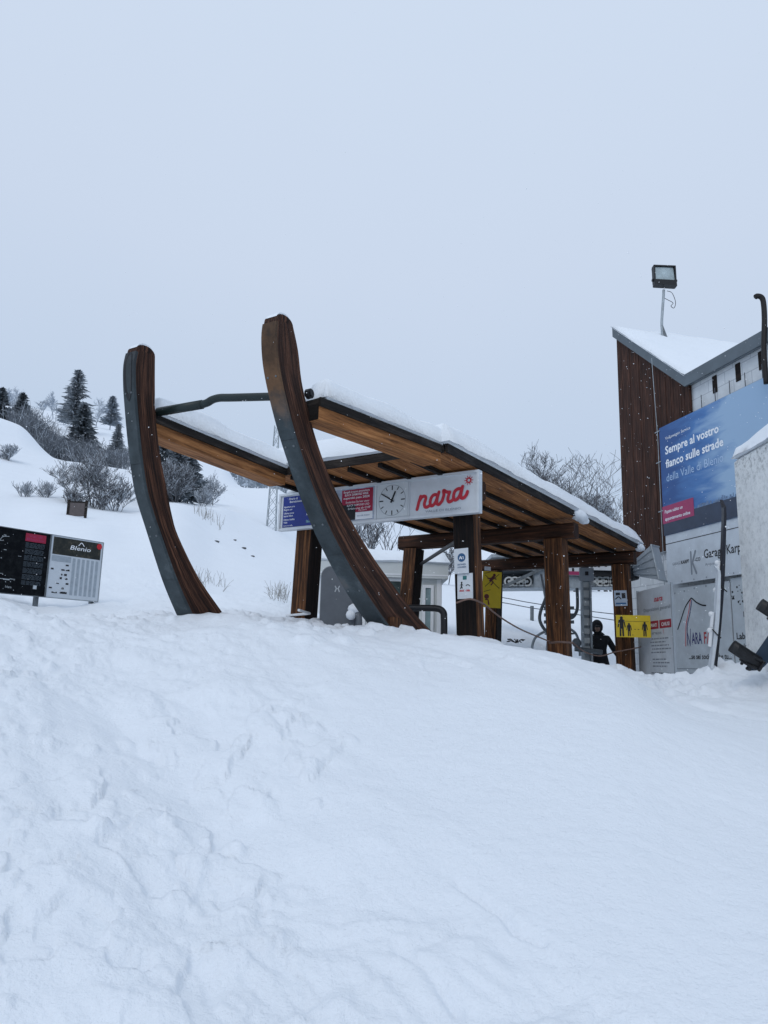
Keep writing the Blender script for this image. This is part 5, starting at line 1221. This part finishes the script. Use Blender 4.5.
# ------------------------------------------------------------------ map boards on the left
ma, mb = V((-7.05, 9.9, 2.52)), V((-5.32, 12.2, 2.52))
md = (V((-4.75, 12.95, 0)) - V((-5.8, 11.5, 0))).normalized(); ma = mb - md * 2.2
mr = thing('map_board', ma, 'black panorama map board with red heading and text column, left of the pale panel', 'map board', None, plane_mat(md))
m = MB(); m.slab(0, 0, 2.19, 0.985, -0.03, 0); m.build('panel', MAPD, mr, local=True)
m = MB()
for s in (-1,): pass
m.slab(0, -0.012, 2.19, -0.001, -0.04, 0.008); m.slab(0, 0.986, 2.19, 0.998, -0.04, 0.008); m.slab(2.191, -0.012, 2.215, 0.998, -0.04, 0.008); m.build('metal_edge', GALVD, mr, local=True)
m = MB(); m.slab(1.78, 0.83, 2.12, 0.955, .001, .003); rb = m.build('red_heading', REDP, mr, local=True)
m = MB(); m.text('Val di', 1.83, 0.90, .05, .005, w=.22, bold=.01); m.text('Blenio', 1.80, 0.85, .05, .005, w=.28, bold=.01); m.build('lettering', PINK, rb, local=True)
m = MB()
for k in range(40):
    y = 0.80 - 0.0165 * k
    if k % 6 == 5: continue
    x = 1.79
    while x < 2.10: w = rnd.uniform(.03, .09); m.rect(x, y, min(2.11, x + w), y + .007, .003); x += w + .012
m.build('small_print', plain('faint_print', (0.06, 0.08, 0.10)), mr, local=True)
m = MB()
for k in range(90):
    x, y = rnd.uniform(0.05, 1.72), rnd.uniform(0.05, 0.95)
    if rnd.random() < .5: m.disc(x, y, rnd.uniform(.004, .010), .003 + .00001 * k, 0, 6)
    else: m.rect(x, y, x + rnd.uniform(.03, .10), y + rnd.uniform(.006, .012), .003 + .00001 * k)
m.stroke([(1.2, .55), (1.3, .62), (1.26, .70), (1.36, .76), (1.42, .84), (1.52, .86)], .008, .003); m.stroke([(1.15, .6), (1.22, .66)], .008, .003)
for k in range(30): x = rnd.uniform(.2, 1.6); m.rect(x, 0.19 + rnd.uniform(0, .02), x + rnd.uniform(.03, .1), .215, .003 + .00001 * k)
m.text('Nara', 1.55, .08, .05, .003); m.slab(1.99, .10, 2.05, .16, .001, .003); m.build('white_marks', plain('map_marks', (0.38, 0.42, 0.45), var=.5, scale=11), mr, local=True)
for x in (0.3, 2.10): m = MB(); m.beam((x, -1.2, -0.07), (x, 0.95, -0.07), 0.06, 0.06, up=V((0, 0, 1))); m.build('leg', GALVD, mr, local=True)
pa = mb + md * 0.02
r = thing('price_list_sign', pa, 'pale printed panel with dark photo strip and red dot, right of the map board', 'info panel', None, plane_mat(md))
m = MB(); m.slab(0, 0, 0.93, 0.99, -0.03, 0); m.build('panel', plain('pale_print', (0.56, 0.61, 0.66), var=.06, scale=3), r, local=True)
m = MB(); m.slab(-0.012, -0.012, -0.001, 1.0, -0.04, .008); m.slab(0.931, -0.012, 0.945, 1.0, -0.04, .008); m.slab(0, -.012, .93, -.001, -0.04, .008); m.slab(0, .991, .93, 1.0, -0.04, .008); m.build('metal_edge', GALV, r, local=True)
m = MB(); m.slab(0.03, 0.69, 0.90, 0.97, .001, .003); ps = m.build('photo_strip', PHOTO, r, local=True)
m = MB(); m.text('Blenio', 0.33, .80, .10, .005, w=.38, bold=.005, shear=.2); m.stroke([(0.48, .88), (.53, .93), (.58, .88)], .014, .005); m.build('white_lettering', WINK, ps, local=True)
m = MB(); m.disc(0.865, 0.915, 0.05, .0065, 0, 18); m.build('red_dot', plain('bright_red', (0.5, 0.02, 0.03)), r, local=True)
m = MB(); m.rect(0.03, .58, .37, .67, .003)
for k in range(6): x = .40 + .085 * k; m.rect(x, .06, x + .05, .66, .0031)
m.build('grey_columns', plain('grey_print', (0.33, 0.38, 0.43), var=.15, scale=14), r, local=True)
m = MB()
for k in range(26): x, y = rnd.uniform(.03, .34), rnd.choice([.07, .14, .22, .30, .36, .44, .52]); m.rect(x, y, x + rnd.uniform(.02, .06), y + rnd.uniform(.01, .035), .0032 + .00001 * k)
m.build('dark_pictograms', INK, r, local=True)
m = MB(); m.beam((0.86, -1.2, -0.07), (0.86, 0.95, -0.07), 0.06, 0.06, up=V((0, 0, 1))); m.build('leg', GALVD, r, local=True)

# ------------------------------------------------------------------ vegetation and far things
TREES = []
def seat(px, Y, py=500):
    """ground point on the line of sight column px at distance Y"""
    d = ray(px, py); x = d.x / d.y * Y
    return V((x, Y, gz(x, Y)))
def bare_mesh(seed, h, spread=0.55, stems=1, levels=4, tr=0.012, twig=0.004, up=0.5, dens=1.0, frost=0.25, leader=False):
    r = random.Random(seed); T, Cn = MB(), MB()
    def grow(p, d, L, rad, lv):
        ld = leader and lv == 0; n = 6 if ld else 3; pts = [p]; q = p.copy()
        for i in range(n):
            d = (d + V((r.gauss(0, .16), r.gauss(0, .16), r.gauss(0.02, .08)))).normalized(); q = q + d * (L / n); pts.append(q.copy())
        mb = T if lv == 0 else Cn; rr1 = max(twig, rad * .62)
        mb.tube(pts, rad, 5 if lv < 2 else 3, mi=(1 if (lv >= 2 and r.random() < frost) else 0), caps=False, r1=rr1)
        if lv >= levels: return
        kids = 17 if ld else int((3 + r.random() * 2.2) * dens) + (2 if lv == 0 else 0)
        for k in range(kids):
            t = (0.35 if lv == 0 else 0.2) + (0.65 if lv == 0 else 0.8) * (k + r.random()) / kids; j = min(n - 1, int(t * n)); b = pts[j].lerp(pts[j + 1], t * n - j)
            a = r.uniform(0, 6.283); o = V((math.cos(a), math.sin(a), up * r.uniform(.2, 1.4))).normalized()
            grow(b, (d * (1 - spread) + o * spread).normalized(), (h * .33 * (1.12 - .8 * t) * r.uniform(.7, 1.15) if ld else L * r.uniform(.48, .72)), rr1 * .62 if rr1 * .62 > twig else twig, lv + 1)
    for s in range(stems):
        a = r.uniform(0, 6.283); tilt = 0.08 if stems == 1 else r.uniform(.15, .7)
        grow(V((r.gauss(0, .05 * h * (stems > 1)), r.gauss(0, .05 * h * (stems > 1)), -0.3)), V((math.cos(a) * tilt, math.sin(a) * tilt, 1)).normalized(), h * (0.74 if leader else 0.48 if stems == 1 else .42) + .3, h * tr, 0)
    return T, Cn
def conifer_mesh(seed, h, rad, gaps=0.15, snow=0.25, larch=False):
    r = random.Random(seed); T, Cn = MB(), MB(); T.tube([V((0, 0, -.5)), V((0, 0, h * .5)), V((0, 0, h))], h * .016, 6, r1=h * .002)
    z = h * (0.10 if not larch else 0.16)
    while z < h * .985:
        f = 1 - z / h; L = rad * (f ** .8) * r.uniform(.8, 1.12) + .04 * rad; nb = 9 if not larch else 8
        for k in range(nb):
            if r.random() < gaps: continue
            a = r.uniform(0, 6.283); l = L * r.uniform(.6, 1.15); dr = -0.30 if not larch else .12
            n = max(3, int(l / (rad * .11))); o = V((math.cos(a), math.sin(a), 0)); sd = V((-o.y, o.x, 0))
            for i in range(n):
                t = (i + .6) / n; c = V((0, 0, z)) + o * (l * t) + ZX * (dr * l * t + (.22 * l * t * t if not larch else 0) + r.gauss(0, .02 * rad))
                w = rad * .13 * r.uniform(.6, 1.25) * (1.15 - .6 * t); ll = rad * .17 * r.uniform(.7, 1.3); tw = sd * r.uniform(.6, 1) + ZX * r.uniform(-.5, .3)
                oo = (o + ZX * r.uniform(-.6, .15)).normalized()
                if larch: w *= .8; ll *= 1.2
                Cn.face([c - tw * w - oo * ll * .4, c + tw * w - oo * ll * .4, c + oo * ll + ZX * -.02 * rad], 1 if r.random() < snow else 0)
                Cn.face([c - ZX * w * .9 - oo * ll * .5, c + oo * ll, c + ZX * w * .5 - oo * ll * .5], 1 if r.random() < snow * .6 else 0)
        z += h * .018 * (1.2 if larch else 1)
    return T, Cn
def plant(name, kind, px, Y, apex, label, cat, group, mats, pz=None, seed=None, **kw):
    p = seat(px, Y, apex + 22); h = S(px, apex, Y).z - p.z; r = thing(name, p, label, cat, group); sd = seed if seed is not None else int(px * 7 + Y)
    T, Cn = (bare_mesh(sd, h * 1.28, **kw) if kind == 'bare' else conifer_mesh(sd, h, **kw))
    T.build('trunk' if kind != 'bush' else 'stem', mats[1], r, local=True)
    Cn.build('crown', [mats[0], FROST if mats[0] is not TWIG_F and mats[0] is not CON_F else TWIG_FF], r, local=True)
    return r
TWIG_FF = leafmat('far_frost', (0.4, 0.45, 0.5), 0.45)
G1 = 'trees on the snowy hillside'
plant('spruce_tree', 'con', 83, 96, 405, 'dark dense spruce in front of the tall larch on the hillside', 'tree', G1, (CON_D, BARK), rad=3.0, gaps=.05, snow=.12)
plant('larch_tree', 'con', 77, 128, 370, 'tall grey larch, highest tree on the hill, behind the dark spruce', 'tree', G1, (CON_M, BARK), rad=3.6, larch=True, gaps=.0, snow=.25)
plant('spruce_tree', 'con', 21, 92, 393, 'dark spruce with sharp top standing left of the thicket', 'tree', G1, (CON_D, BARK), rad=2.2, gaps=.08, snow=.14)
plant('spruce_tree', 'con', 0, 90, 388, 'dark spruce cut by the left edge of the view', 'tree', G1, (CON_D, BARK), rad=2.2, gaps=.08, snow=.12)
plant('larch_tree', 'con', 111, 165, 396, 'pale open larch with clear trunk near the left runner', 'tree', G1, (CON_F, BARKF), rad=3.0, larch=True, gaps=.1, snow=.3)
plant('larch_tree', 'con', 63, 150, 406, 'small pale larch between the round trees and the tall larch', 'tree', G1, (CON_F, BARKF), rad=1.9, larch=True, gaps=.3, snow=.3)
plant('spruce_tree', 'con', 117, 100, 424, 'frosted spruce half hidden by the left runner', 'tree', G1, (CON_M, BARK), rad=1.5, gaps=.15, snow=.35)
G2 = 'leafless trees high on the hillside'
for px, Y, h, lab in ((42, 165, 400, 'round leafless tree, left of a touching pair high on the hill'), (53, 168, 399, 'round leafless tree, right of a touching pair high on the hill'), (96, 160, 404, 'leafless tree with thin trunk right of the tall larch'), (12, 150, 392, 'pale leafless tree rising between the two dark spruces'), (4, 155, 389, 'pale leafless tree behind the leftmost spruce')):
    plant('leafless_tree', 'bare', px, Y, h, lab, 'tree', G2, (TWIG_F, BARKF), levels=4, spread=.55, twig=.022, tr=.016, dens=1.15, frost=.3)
# thicket in the gully: one mass
def thicket(name, spots, label, mat, seed, kind='stuff', h=(1.5, 2.6), tw=.03):
    r = random.Random(seed); m = MB()
    for px, Y, hh in spots:
        p = seat(px, Y)
        for k in range(22):
            a = r.uniform(0, 6.283); t = r.uniform(0, .6); q = p + V((r.gauss(0, .9), r.gauss(0, .9), -.2)); d = V((math.cos(a) * t, math.sin(a) * t, 1)).normalized(); L = hh * r.uniform(.6, 1.1)
            m.tube([q, q + d * L * .5, q + d * L + V((r.gauss(0, .15), r.gauss(0, .15), 0))], tw, 3, mi=int(r.random() < .08), caps=False, r1=tw * .5)
            for j in range(4):
                b = q + d * L * r.uniform(.4, .95); e = b + V((r.gauss(0, .35), r.gauss(0, .35), r.uniform(.1, .6)))
                m.tube([b, e], tw * .6, 3, mi=int(r.random() < .15), caps=False)
    return tag(m.build(name, [mat, FROST], None), label, None, None, kind)
sp_ = [(x + rnd.uniform(-3, 3), 84 + rnd.uniform(0, 14), 4.3 - 0.012 * x) for x in range(8, 84, 1)] + [(x + rnd.uniform(-2, 2), 92 + rnd.uniform(-6, 10), 2.2) for x in range(60, 128, 2)]
thicket('brushwood', sp_, 'dark leafless brushwood filling the gully below the spruces', leafmat('twigs_dark', (0.05, 0.05, 0.054), 0.22), 5, tw=.035)
# bushes on the near slopes
G3 = 'leafless bushes on the snowy bank'
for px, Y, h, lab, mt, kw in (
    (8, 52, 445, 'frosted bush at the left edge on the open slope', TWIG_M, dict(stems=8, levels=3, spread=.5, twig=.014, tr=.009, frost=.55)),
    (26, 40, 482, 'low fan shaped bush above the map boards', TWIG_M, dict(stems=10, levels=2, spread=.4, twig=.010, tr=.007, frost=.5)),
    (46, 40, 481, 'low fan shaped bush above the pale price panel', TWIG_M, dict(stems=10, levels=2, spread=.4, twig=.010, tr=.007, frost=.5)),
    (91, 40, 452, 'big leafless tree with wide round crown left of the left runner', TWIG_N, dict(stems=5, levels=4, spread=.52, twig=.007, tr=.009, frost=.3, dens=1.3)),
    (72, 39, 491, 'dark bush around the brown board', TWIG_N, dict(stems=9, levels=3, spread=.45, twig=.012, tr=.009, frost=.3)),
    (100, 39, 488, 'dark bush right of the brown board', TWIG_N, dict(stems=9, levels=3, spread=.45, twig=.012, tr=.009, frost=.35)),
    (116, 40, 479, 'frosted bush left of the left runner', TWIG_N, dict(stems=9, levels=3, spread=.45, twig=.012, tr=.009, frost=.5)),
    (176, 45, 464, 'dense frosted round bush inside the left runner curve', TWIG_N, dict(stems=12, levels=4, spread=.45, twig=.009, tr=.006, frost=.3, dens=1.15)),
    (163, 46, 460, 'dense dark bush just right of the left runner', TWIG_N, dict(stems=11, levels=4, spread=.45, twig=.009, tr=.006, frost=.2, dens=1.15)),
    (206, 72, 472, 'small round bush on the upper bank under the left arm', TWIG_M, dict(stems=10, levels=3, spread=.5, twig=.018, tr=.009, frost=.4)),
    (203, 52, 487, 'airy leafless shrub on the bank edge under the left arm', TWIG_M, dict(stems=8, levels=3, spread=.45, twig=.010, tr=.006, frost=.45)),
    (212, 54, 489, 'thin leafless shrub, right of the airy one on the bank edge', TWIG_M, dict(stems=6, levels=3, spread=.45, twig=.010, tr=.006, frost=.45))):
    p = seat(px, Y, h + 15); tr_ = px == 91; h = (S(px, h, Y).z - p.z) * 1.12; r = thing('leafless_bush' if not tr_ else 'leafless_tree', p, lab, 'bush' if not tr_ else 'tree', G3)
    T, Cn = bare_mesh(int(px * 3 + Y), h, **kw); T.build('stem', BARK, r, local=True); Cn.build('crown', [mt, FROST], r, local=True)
G4 = 'evergreens above the bank'
for px, Y, h, lab in ((164, 62, 434, 'dark evergreen against the left runner under the arm'), (178, 64, 438, 'dark evergreen in the middle of the clump under the arm'), (190, 66, 446, 'lower dark evergreen at the right of the clump under the arm')):
    plant('evergreen_tree', 'con', px, Y, h, lab, 'tree', G4, (CON_D, BARK), rad=2.0, gaps=.1, snow=.18)
# far wood: one mass
r5 = random.Random(9); m = MB()
for k in range(110):
    px = r5.uniform(233, 345); Y = r5.uniform(262, 390); p = seat(px, Y); h = r5.uniform(7, 11)
    m.tube([p, p + ZX * h], .2, 3, caps=False, r1=.05)
    for j in range(26):
        z = h * (.12 + .88 * r5.random()); f = (1 - z / h) * 2.4 + .2; a = r5.uniform(0, 6.283); c = p + ZX * z + V((math.cos(a), math.sin(a), 0)) * f * r5.uniform(.3, 1); s = r5.uniform(.5, 1.1)
        m.face([c + V((r5.gauss(0, s), r5.gauss(0, .3), -s * .6)), c + V((r5.gauss(0, s), r5.gauss(0, .3), -.2)), c + V((r5.gauss(0, .3), 0, s))], int(r5.random() < .25))
tag(m.build('distant_wood', [leafmat('wood_far', (0.06, 0.075, 0.085), .36), TWIG_FF], None), 'hazy dark conifer wood across the valley behind the shelter', None, None, 'stuff')
# trees right of the shelter and behind the cabin
G5 = 'leafless trees behind the shelter'
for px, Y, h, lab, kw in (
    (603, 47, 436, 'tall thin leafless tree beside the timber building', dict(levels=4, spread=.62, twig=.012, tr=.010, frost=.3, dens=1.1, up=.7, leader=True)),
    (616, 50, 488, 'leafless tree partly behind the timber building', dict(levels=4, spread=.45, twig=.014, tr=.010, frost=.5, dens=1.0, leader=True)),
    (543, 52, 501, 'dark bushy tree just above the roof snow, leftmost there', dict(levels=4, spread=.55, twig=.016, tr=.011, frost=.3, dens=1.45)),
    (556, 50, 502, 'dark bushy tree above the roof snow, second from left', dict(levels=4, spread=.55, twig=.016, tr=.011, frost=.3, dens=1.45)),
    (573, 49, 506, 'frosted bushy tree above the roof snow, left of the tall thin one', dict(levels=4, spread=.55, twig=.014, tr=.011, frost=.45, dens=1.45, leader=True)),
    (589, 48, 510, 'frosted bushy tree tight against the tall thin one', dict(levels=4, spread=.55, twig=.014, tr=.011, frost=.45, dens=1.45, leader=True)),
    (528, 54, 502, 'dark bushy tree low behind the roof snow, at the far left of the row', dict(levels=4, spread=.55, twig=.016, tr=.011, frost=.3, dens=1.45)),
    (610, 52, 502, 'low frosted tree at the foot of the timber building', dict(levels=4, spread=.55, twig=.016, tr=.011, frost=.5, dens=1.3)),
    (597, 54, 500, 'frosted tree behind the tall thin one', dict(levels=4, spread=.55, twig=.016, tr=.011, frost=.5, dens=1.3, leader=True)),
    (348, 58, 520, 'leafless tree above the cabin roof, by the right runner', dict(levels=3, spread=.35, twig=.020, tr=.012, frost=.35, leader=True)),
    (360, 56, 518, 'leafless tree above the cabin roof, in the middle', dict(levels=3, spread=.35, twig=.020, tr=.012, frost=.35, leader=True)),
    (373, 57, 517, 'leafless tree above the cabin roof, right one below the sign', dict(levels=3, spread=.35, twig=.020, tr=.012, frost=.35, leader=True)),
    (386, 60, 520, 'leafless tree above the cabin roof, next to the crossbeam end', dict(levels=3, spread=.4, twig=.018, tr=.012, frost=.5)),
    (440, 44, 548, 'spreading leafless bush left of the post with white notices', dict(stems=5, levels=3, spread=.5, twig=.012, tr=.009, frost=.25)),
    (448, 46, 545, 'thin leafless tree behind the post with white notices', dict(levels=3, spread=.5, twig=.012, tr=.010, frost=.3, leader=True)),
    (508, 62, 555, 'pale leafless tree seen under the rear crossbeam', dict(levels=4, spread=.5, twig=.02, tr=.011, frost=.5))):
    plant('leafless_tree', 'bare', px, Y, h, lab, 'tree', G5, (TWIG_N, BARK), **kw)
# dry grass and rocks on the slope
r6 = random.Random(12); m = MB()
for k in range(150):
    px, Y = r6.choice([(r6.uniform(172, 232), r6.uniform(17.5, 21)), (r6.uniform(274, 292), r6.uniform(17, 20)), (r6.uniform(195, 225), r6.uniform(38, 42))]); p = seat(px, Y)
    q = p + V((r6.gauss(0, .12), r6.gauss(0, .05), r6.uniform(.12, .42) * (1.5 if Y > 30 else 1))); m.tube([p, p.lerp(q, .6) + V((0, 0, .03)), q], .005 if Y < 30 else .012, 3, caps=False, r1=.003)
tag(m.build('dry_grass', STRAW, None), 'dry grass stalks poking through the snow inside the left runner', None, None, 'stuff')
for i, (px, Y, w, lab) in enumerate(((237, 37, .075, 'dark rock in the snow, left of three in a row under the arm'), (246.5, 35.5, .09, 'dark rock in the snow, middle of three in a row under the arm'), (256, 34, .07, 'dark rock in the snow, right of three in a row under the arm'), (220, 33.5, .10, 'low snow dusted rock left of the row of three'))):
    p = seat(px, Y); m = MB(); m.ball((0, 0, .02), w, 0, 10, 7, (1.3, .8, .5)); m.v = [v * (1 + .28 * math.sin(9 * v.x + 5 * v.y + i) * math.cos(7 * v.z + 4 * v.x)) for v in m.v]
    r = thing('rock', p, lab, 'rock', 'rocks in the snow'); m.build('stone', ROCK, r, local=True)
    m = MB(); m.ball((0, .03, w * .40), w, 0, 10, 6, (1.2, .75, .3)); m.build('snow_cap', SNOWR, r, smooth=True, local=True)
# lattice pylon
pb = S(271, 534, 62); hgt = 9.5
py_ = thing('lattice_pylon', pb, 'slim grey lattice pylon on the snowfield beside the blue notice', 'pylon')
def pq(t, i): w = 0.38 * (1 - .55 * t); return V(((-1, 1, 1, -1)[i] * w, (-1, -1, 1, 1)[i] * w, hgt * t - .3))
for i in range(4): m = MB(); m.tube([pq(0, i), pq(1, i)], .045, 4, r1=.03); m.build('leg', GALV, py_, local=True)
m = MB()
for k in range(11):
    for i in range(4):
        a, b = k / 11, (k + 1) / 11; m.tube([pq(a, i), pq(b, (i + 1) % 4)], .022, 3, caps=False); m.tube([pq(b, i), pq(a, (i + 1) % 4)], .022, 3, caps=False)
m.build('lattice_bracing', GALV, py_, local=True)
# brown board on the bank
p = seat(78, 33.5); r = thing('wooden_board', p, 'small brown framed board standing before the bare bushes on the bank', 'board', None, plane_mat(V((1, .1, 0))))
m = MB(); m.slab(-.33, .02, .33, .62, -.05, 0); m.build('panel', BROWNB, r, local=True)
m = MB()
for s in (-1, 1): m.slab(s * .38 - .05, -.5, s * .38 + .05, .74, -.06, .03)
m.slab(-.33, .622, .33, .68, -.05, .02); m.build('frame', W_FASC, r, local=True)
p = seat(29.5, 79); m = MB(); m.tube([p - ZX * .5, p + ZX * .7], .09, 6); tag(m.build('marker_post', GALVD, None), 'tiny marker post on the crest of the near slope', 'post')
p = S(516, 643, 13.5); r = thing('pine_twig', p, 'bit of dark twig lying on the snow below the rope', 'twig'); m = MB()
for k in range(14): a = rnd.uniform(0, 6.28); q = V((math.cos(a) * .16, math.sin(a) * .08, rnd.uniform(.0, .07))); m.tube([(0, 0, 0), q * .6 + V((0, 0, .03)), q], .009, 4)
m.build('needles', INK, r, local=True)

# ------------------------------------------------------------------ falling snow
r7 = np.random.default_rng(3); n = 7500
pos = np.stack([r7.uniform(-9, 9, n), r7.uniform(2.2, 17, n), r7.uniform(0.6, 8.5, n)], -1)
octa = np.array([[1, 0, 0], [-1, 0, 0], [0, 1, 0], [0, -1, 0], [0, 0, 1], [0, 0, -1]], float); of = [(0, 2, 4), (2, 1, 4), (1, 3, 4), (3, 0, 4), (2, 0, 5), (1, 2, 5), (3, 1, 5), (0, 3, 5)]
rad = r7.uniform(0.002, 0.0062, n) * np.clip(pos[:, 1] / 9, .45, 1.2); rad[:260] *= r7.uniform(1.3, 2.4, 260); gh = height(pos[:, 0], pos[:, 1], fine=False); keep = pos[:, 2] > gh + .15
pos, rad = pos[keep], rad[keep]; n = len(pos)
vv = (pos[:, None, :] + octa[None] * rad[:, None, None]).reshape(-1, 3)
me = bpy.data.meshes.new('falling_snow'); me.from_pydata(vv.tolist(), [], [tuple(6 * i + k for k in f) for i in range(n) for f in of]); me.materials.append(FLAKE)
o = bpy.data.objects.new('falling_snow', me); col.objects.link(o); tag(o, 'fine snowflakes falling through the air', None, None, 'stuff')

# ------------------------------------------------------------------ light and sky
w = bpy.data.worlds.new('World'); scene.world = w; w.use_nodes = True; nt = w.node_tree
bg = nt.nodes['Background']
SE, SR = R(38), R(200)
sky = nt.nodes.new('ShaderNodeTexSky'); sky.sky_type = 'NISHITA'; sky.sun_disc = False; sky.sun_elevation = SE; sky.sun_rotation = SR
sky.air_density = 1.0; sky.dust_density = 4.0; sky.ozone_density = 1.0
tc = nt.nodes.new('ShaderNodeTexCoord'); sx = nt.nodes.new('ShaderNodeSeparateXYZ'); nt.links.new(tc.outputs['Generated'], sx.inputs[0])
cloud = nt.nodes.new('ShaderNodeTexNoise'); cloud.inputs['Scale'].default_value = 1.6; cloud.inputs['Detail'].default_value = 4.0
nt.links.new(tc.outputs['Generated'], cloud.inputs['Vector'])
cadd = nt.nodes.new('ShaderNodeMath'); cadd.operation = 'MULTIPLY_ADD'; cadd.inputs[1].default_value = 0.22; nt.links.new(cloud.outputs['Fac'], cadd.inputs[0]); nt.links.new(sx.outputs[2], cadd.inputs[2])
cr = nt.nodes.new('ShaderNodeValToRGB'); e = cr.color_ramp.elements
SKB = 10.0
e[0].position = 0.0; e[0].color = (0.505, 0.623, 0.80, 1); e[1].position = 1.0; e[1].color = (0.675, 0.785, 0.94, 1)
q = e.new(0.35); q.color = (0.535, 0.650, 0.82, 1); q = e.new(0.62); q.color = (0.625, 0.722, 0.88, 1)
nt.links.new(cadd.outputs[0], cr.inputs[0])
ml = nt.nodes.new('ShaderNodeMixRGB'); ml.blend_type = 'MULTIPLY'; ml.inputs[0].default_value = 1.0; ml.inputs[2].default_value = (SKB, SKB, SKB, 1); nt.links.new(cr.outputs[0], ml.inputs[1])
mx = nt.nodes.new('ShaderNodeMixRGB'); mx.inputs[0].default_value = 0.94; nt.links.new(sky.outputs[0], mx.inputs[1]); nt.links.new(ml.outputs[0], mx.inputs[2])
nt.links.new(mx.outputs[0], bg.inputs['Color']); bg.inputs['Strength'].default_value = 0.1
sd = bpy.data.lights.new('sun', 'SUN'); sd.energy = 0.55; sd.angle = R(25); sd.color = (1, 0.97, 0.93)
so = bpy.data.objects.new('sun', sd); col.objects.link(so)
sdir = V((math.sin(SR) * math.cos(SE), math.cos(SR) * math.cos(SE), math.sin(SE)))   # towards the sun
so.rotation_euler = sdir.to_track_quat('Z', 'Y').to_euler()
scene.view_settings.view_transform = 'Standard'; scene.view_settings.look = 'None'; scene.view_settings.exposure = 0; scene.view_settings.gamma = 1
scene.render.engine = 'CYCLES'
scene.cycles.use_denoising = True
scene.cycles.max_bounces = 8; scene.cycles.diffuse_bounces = 4
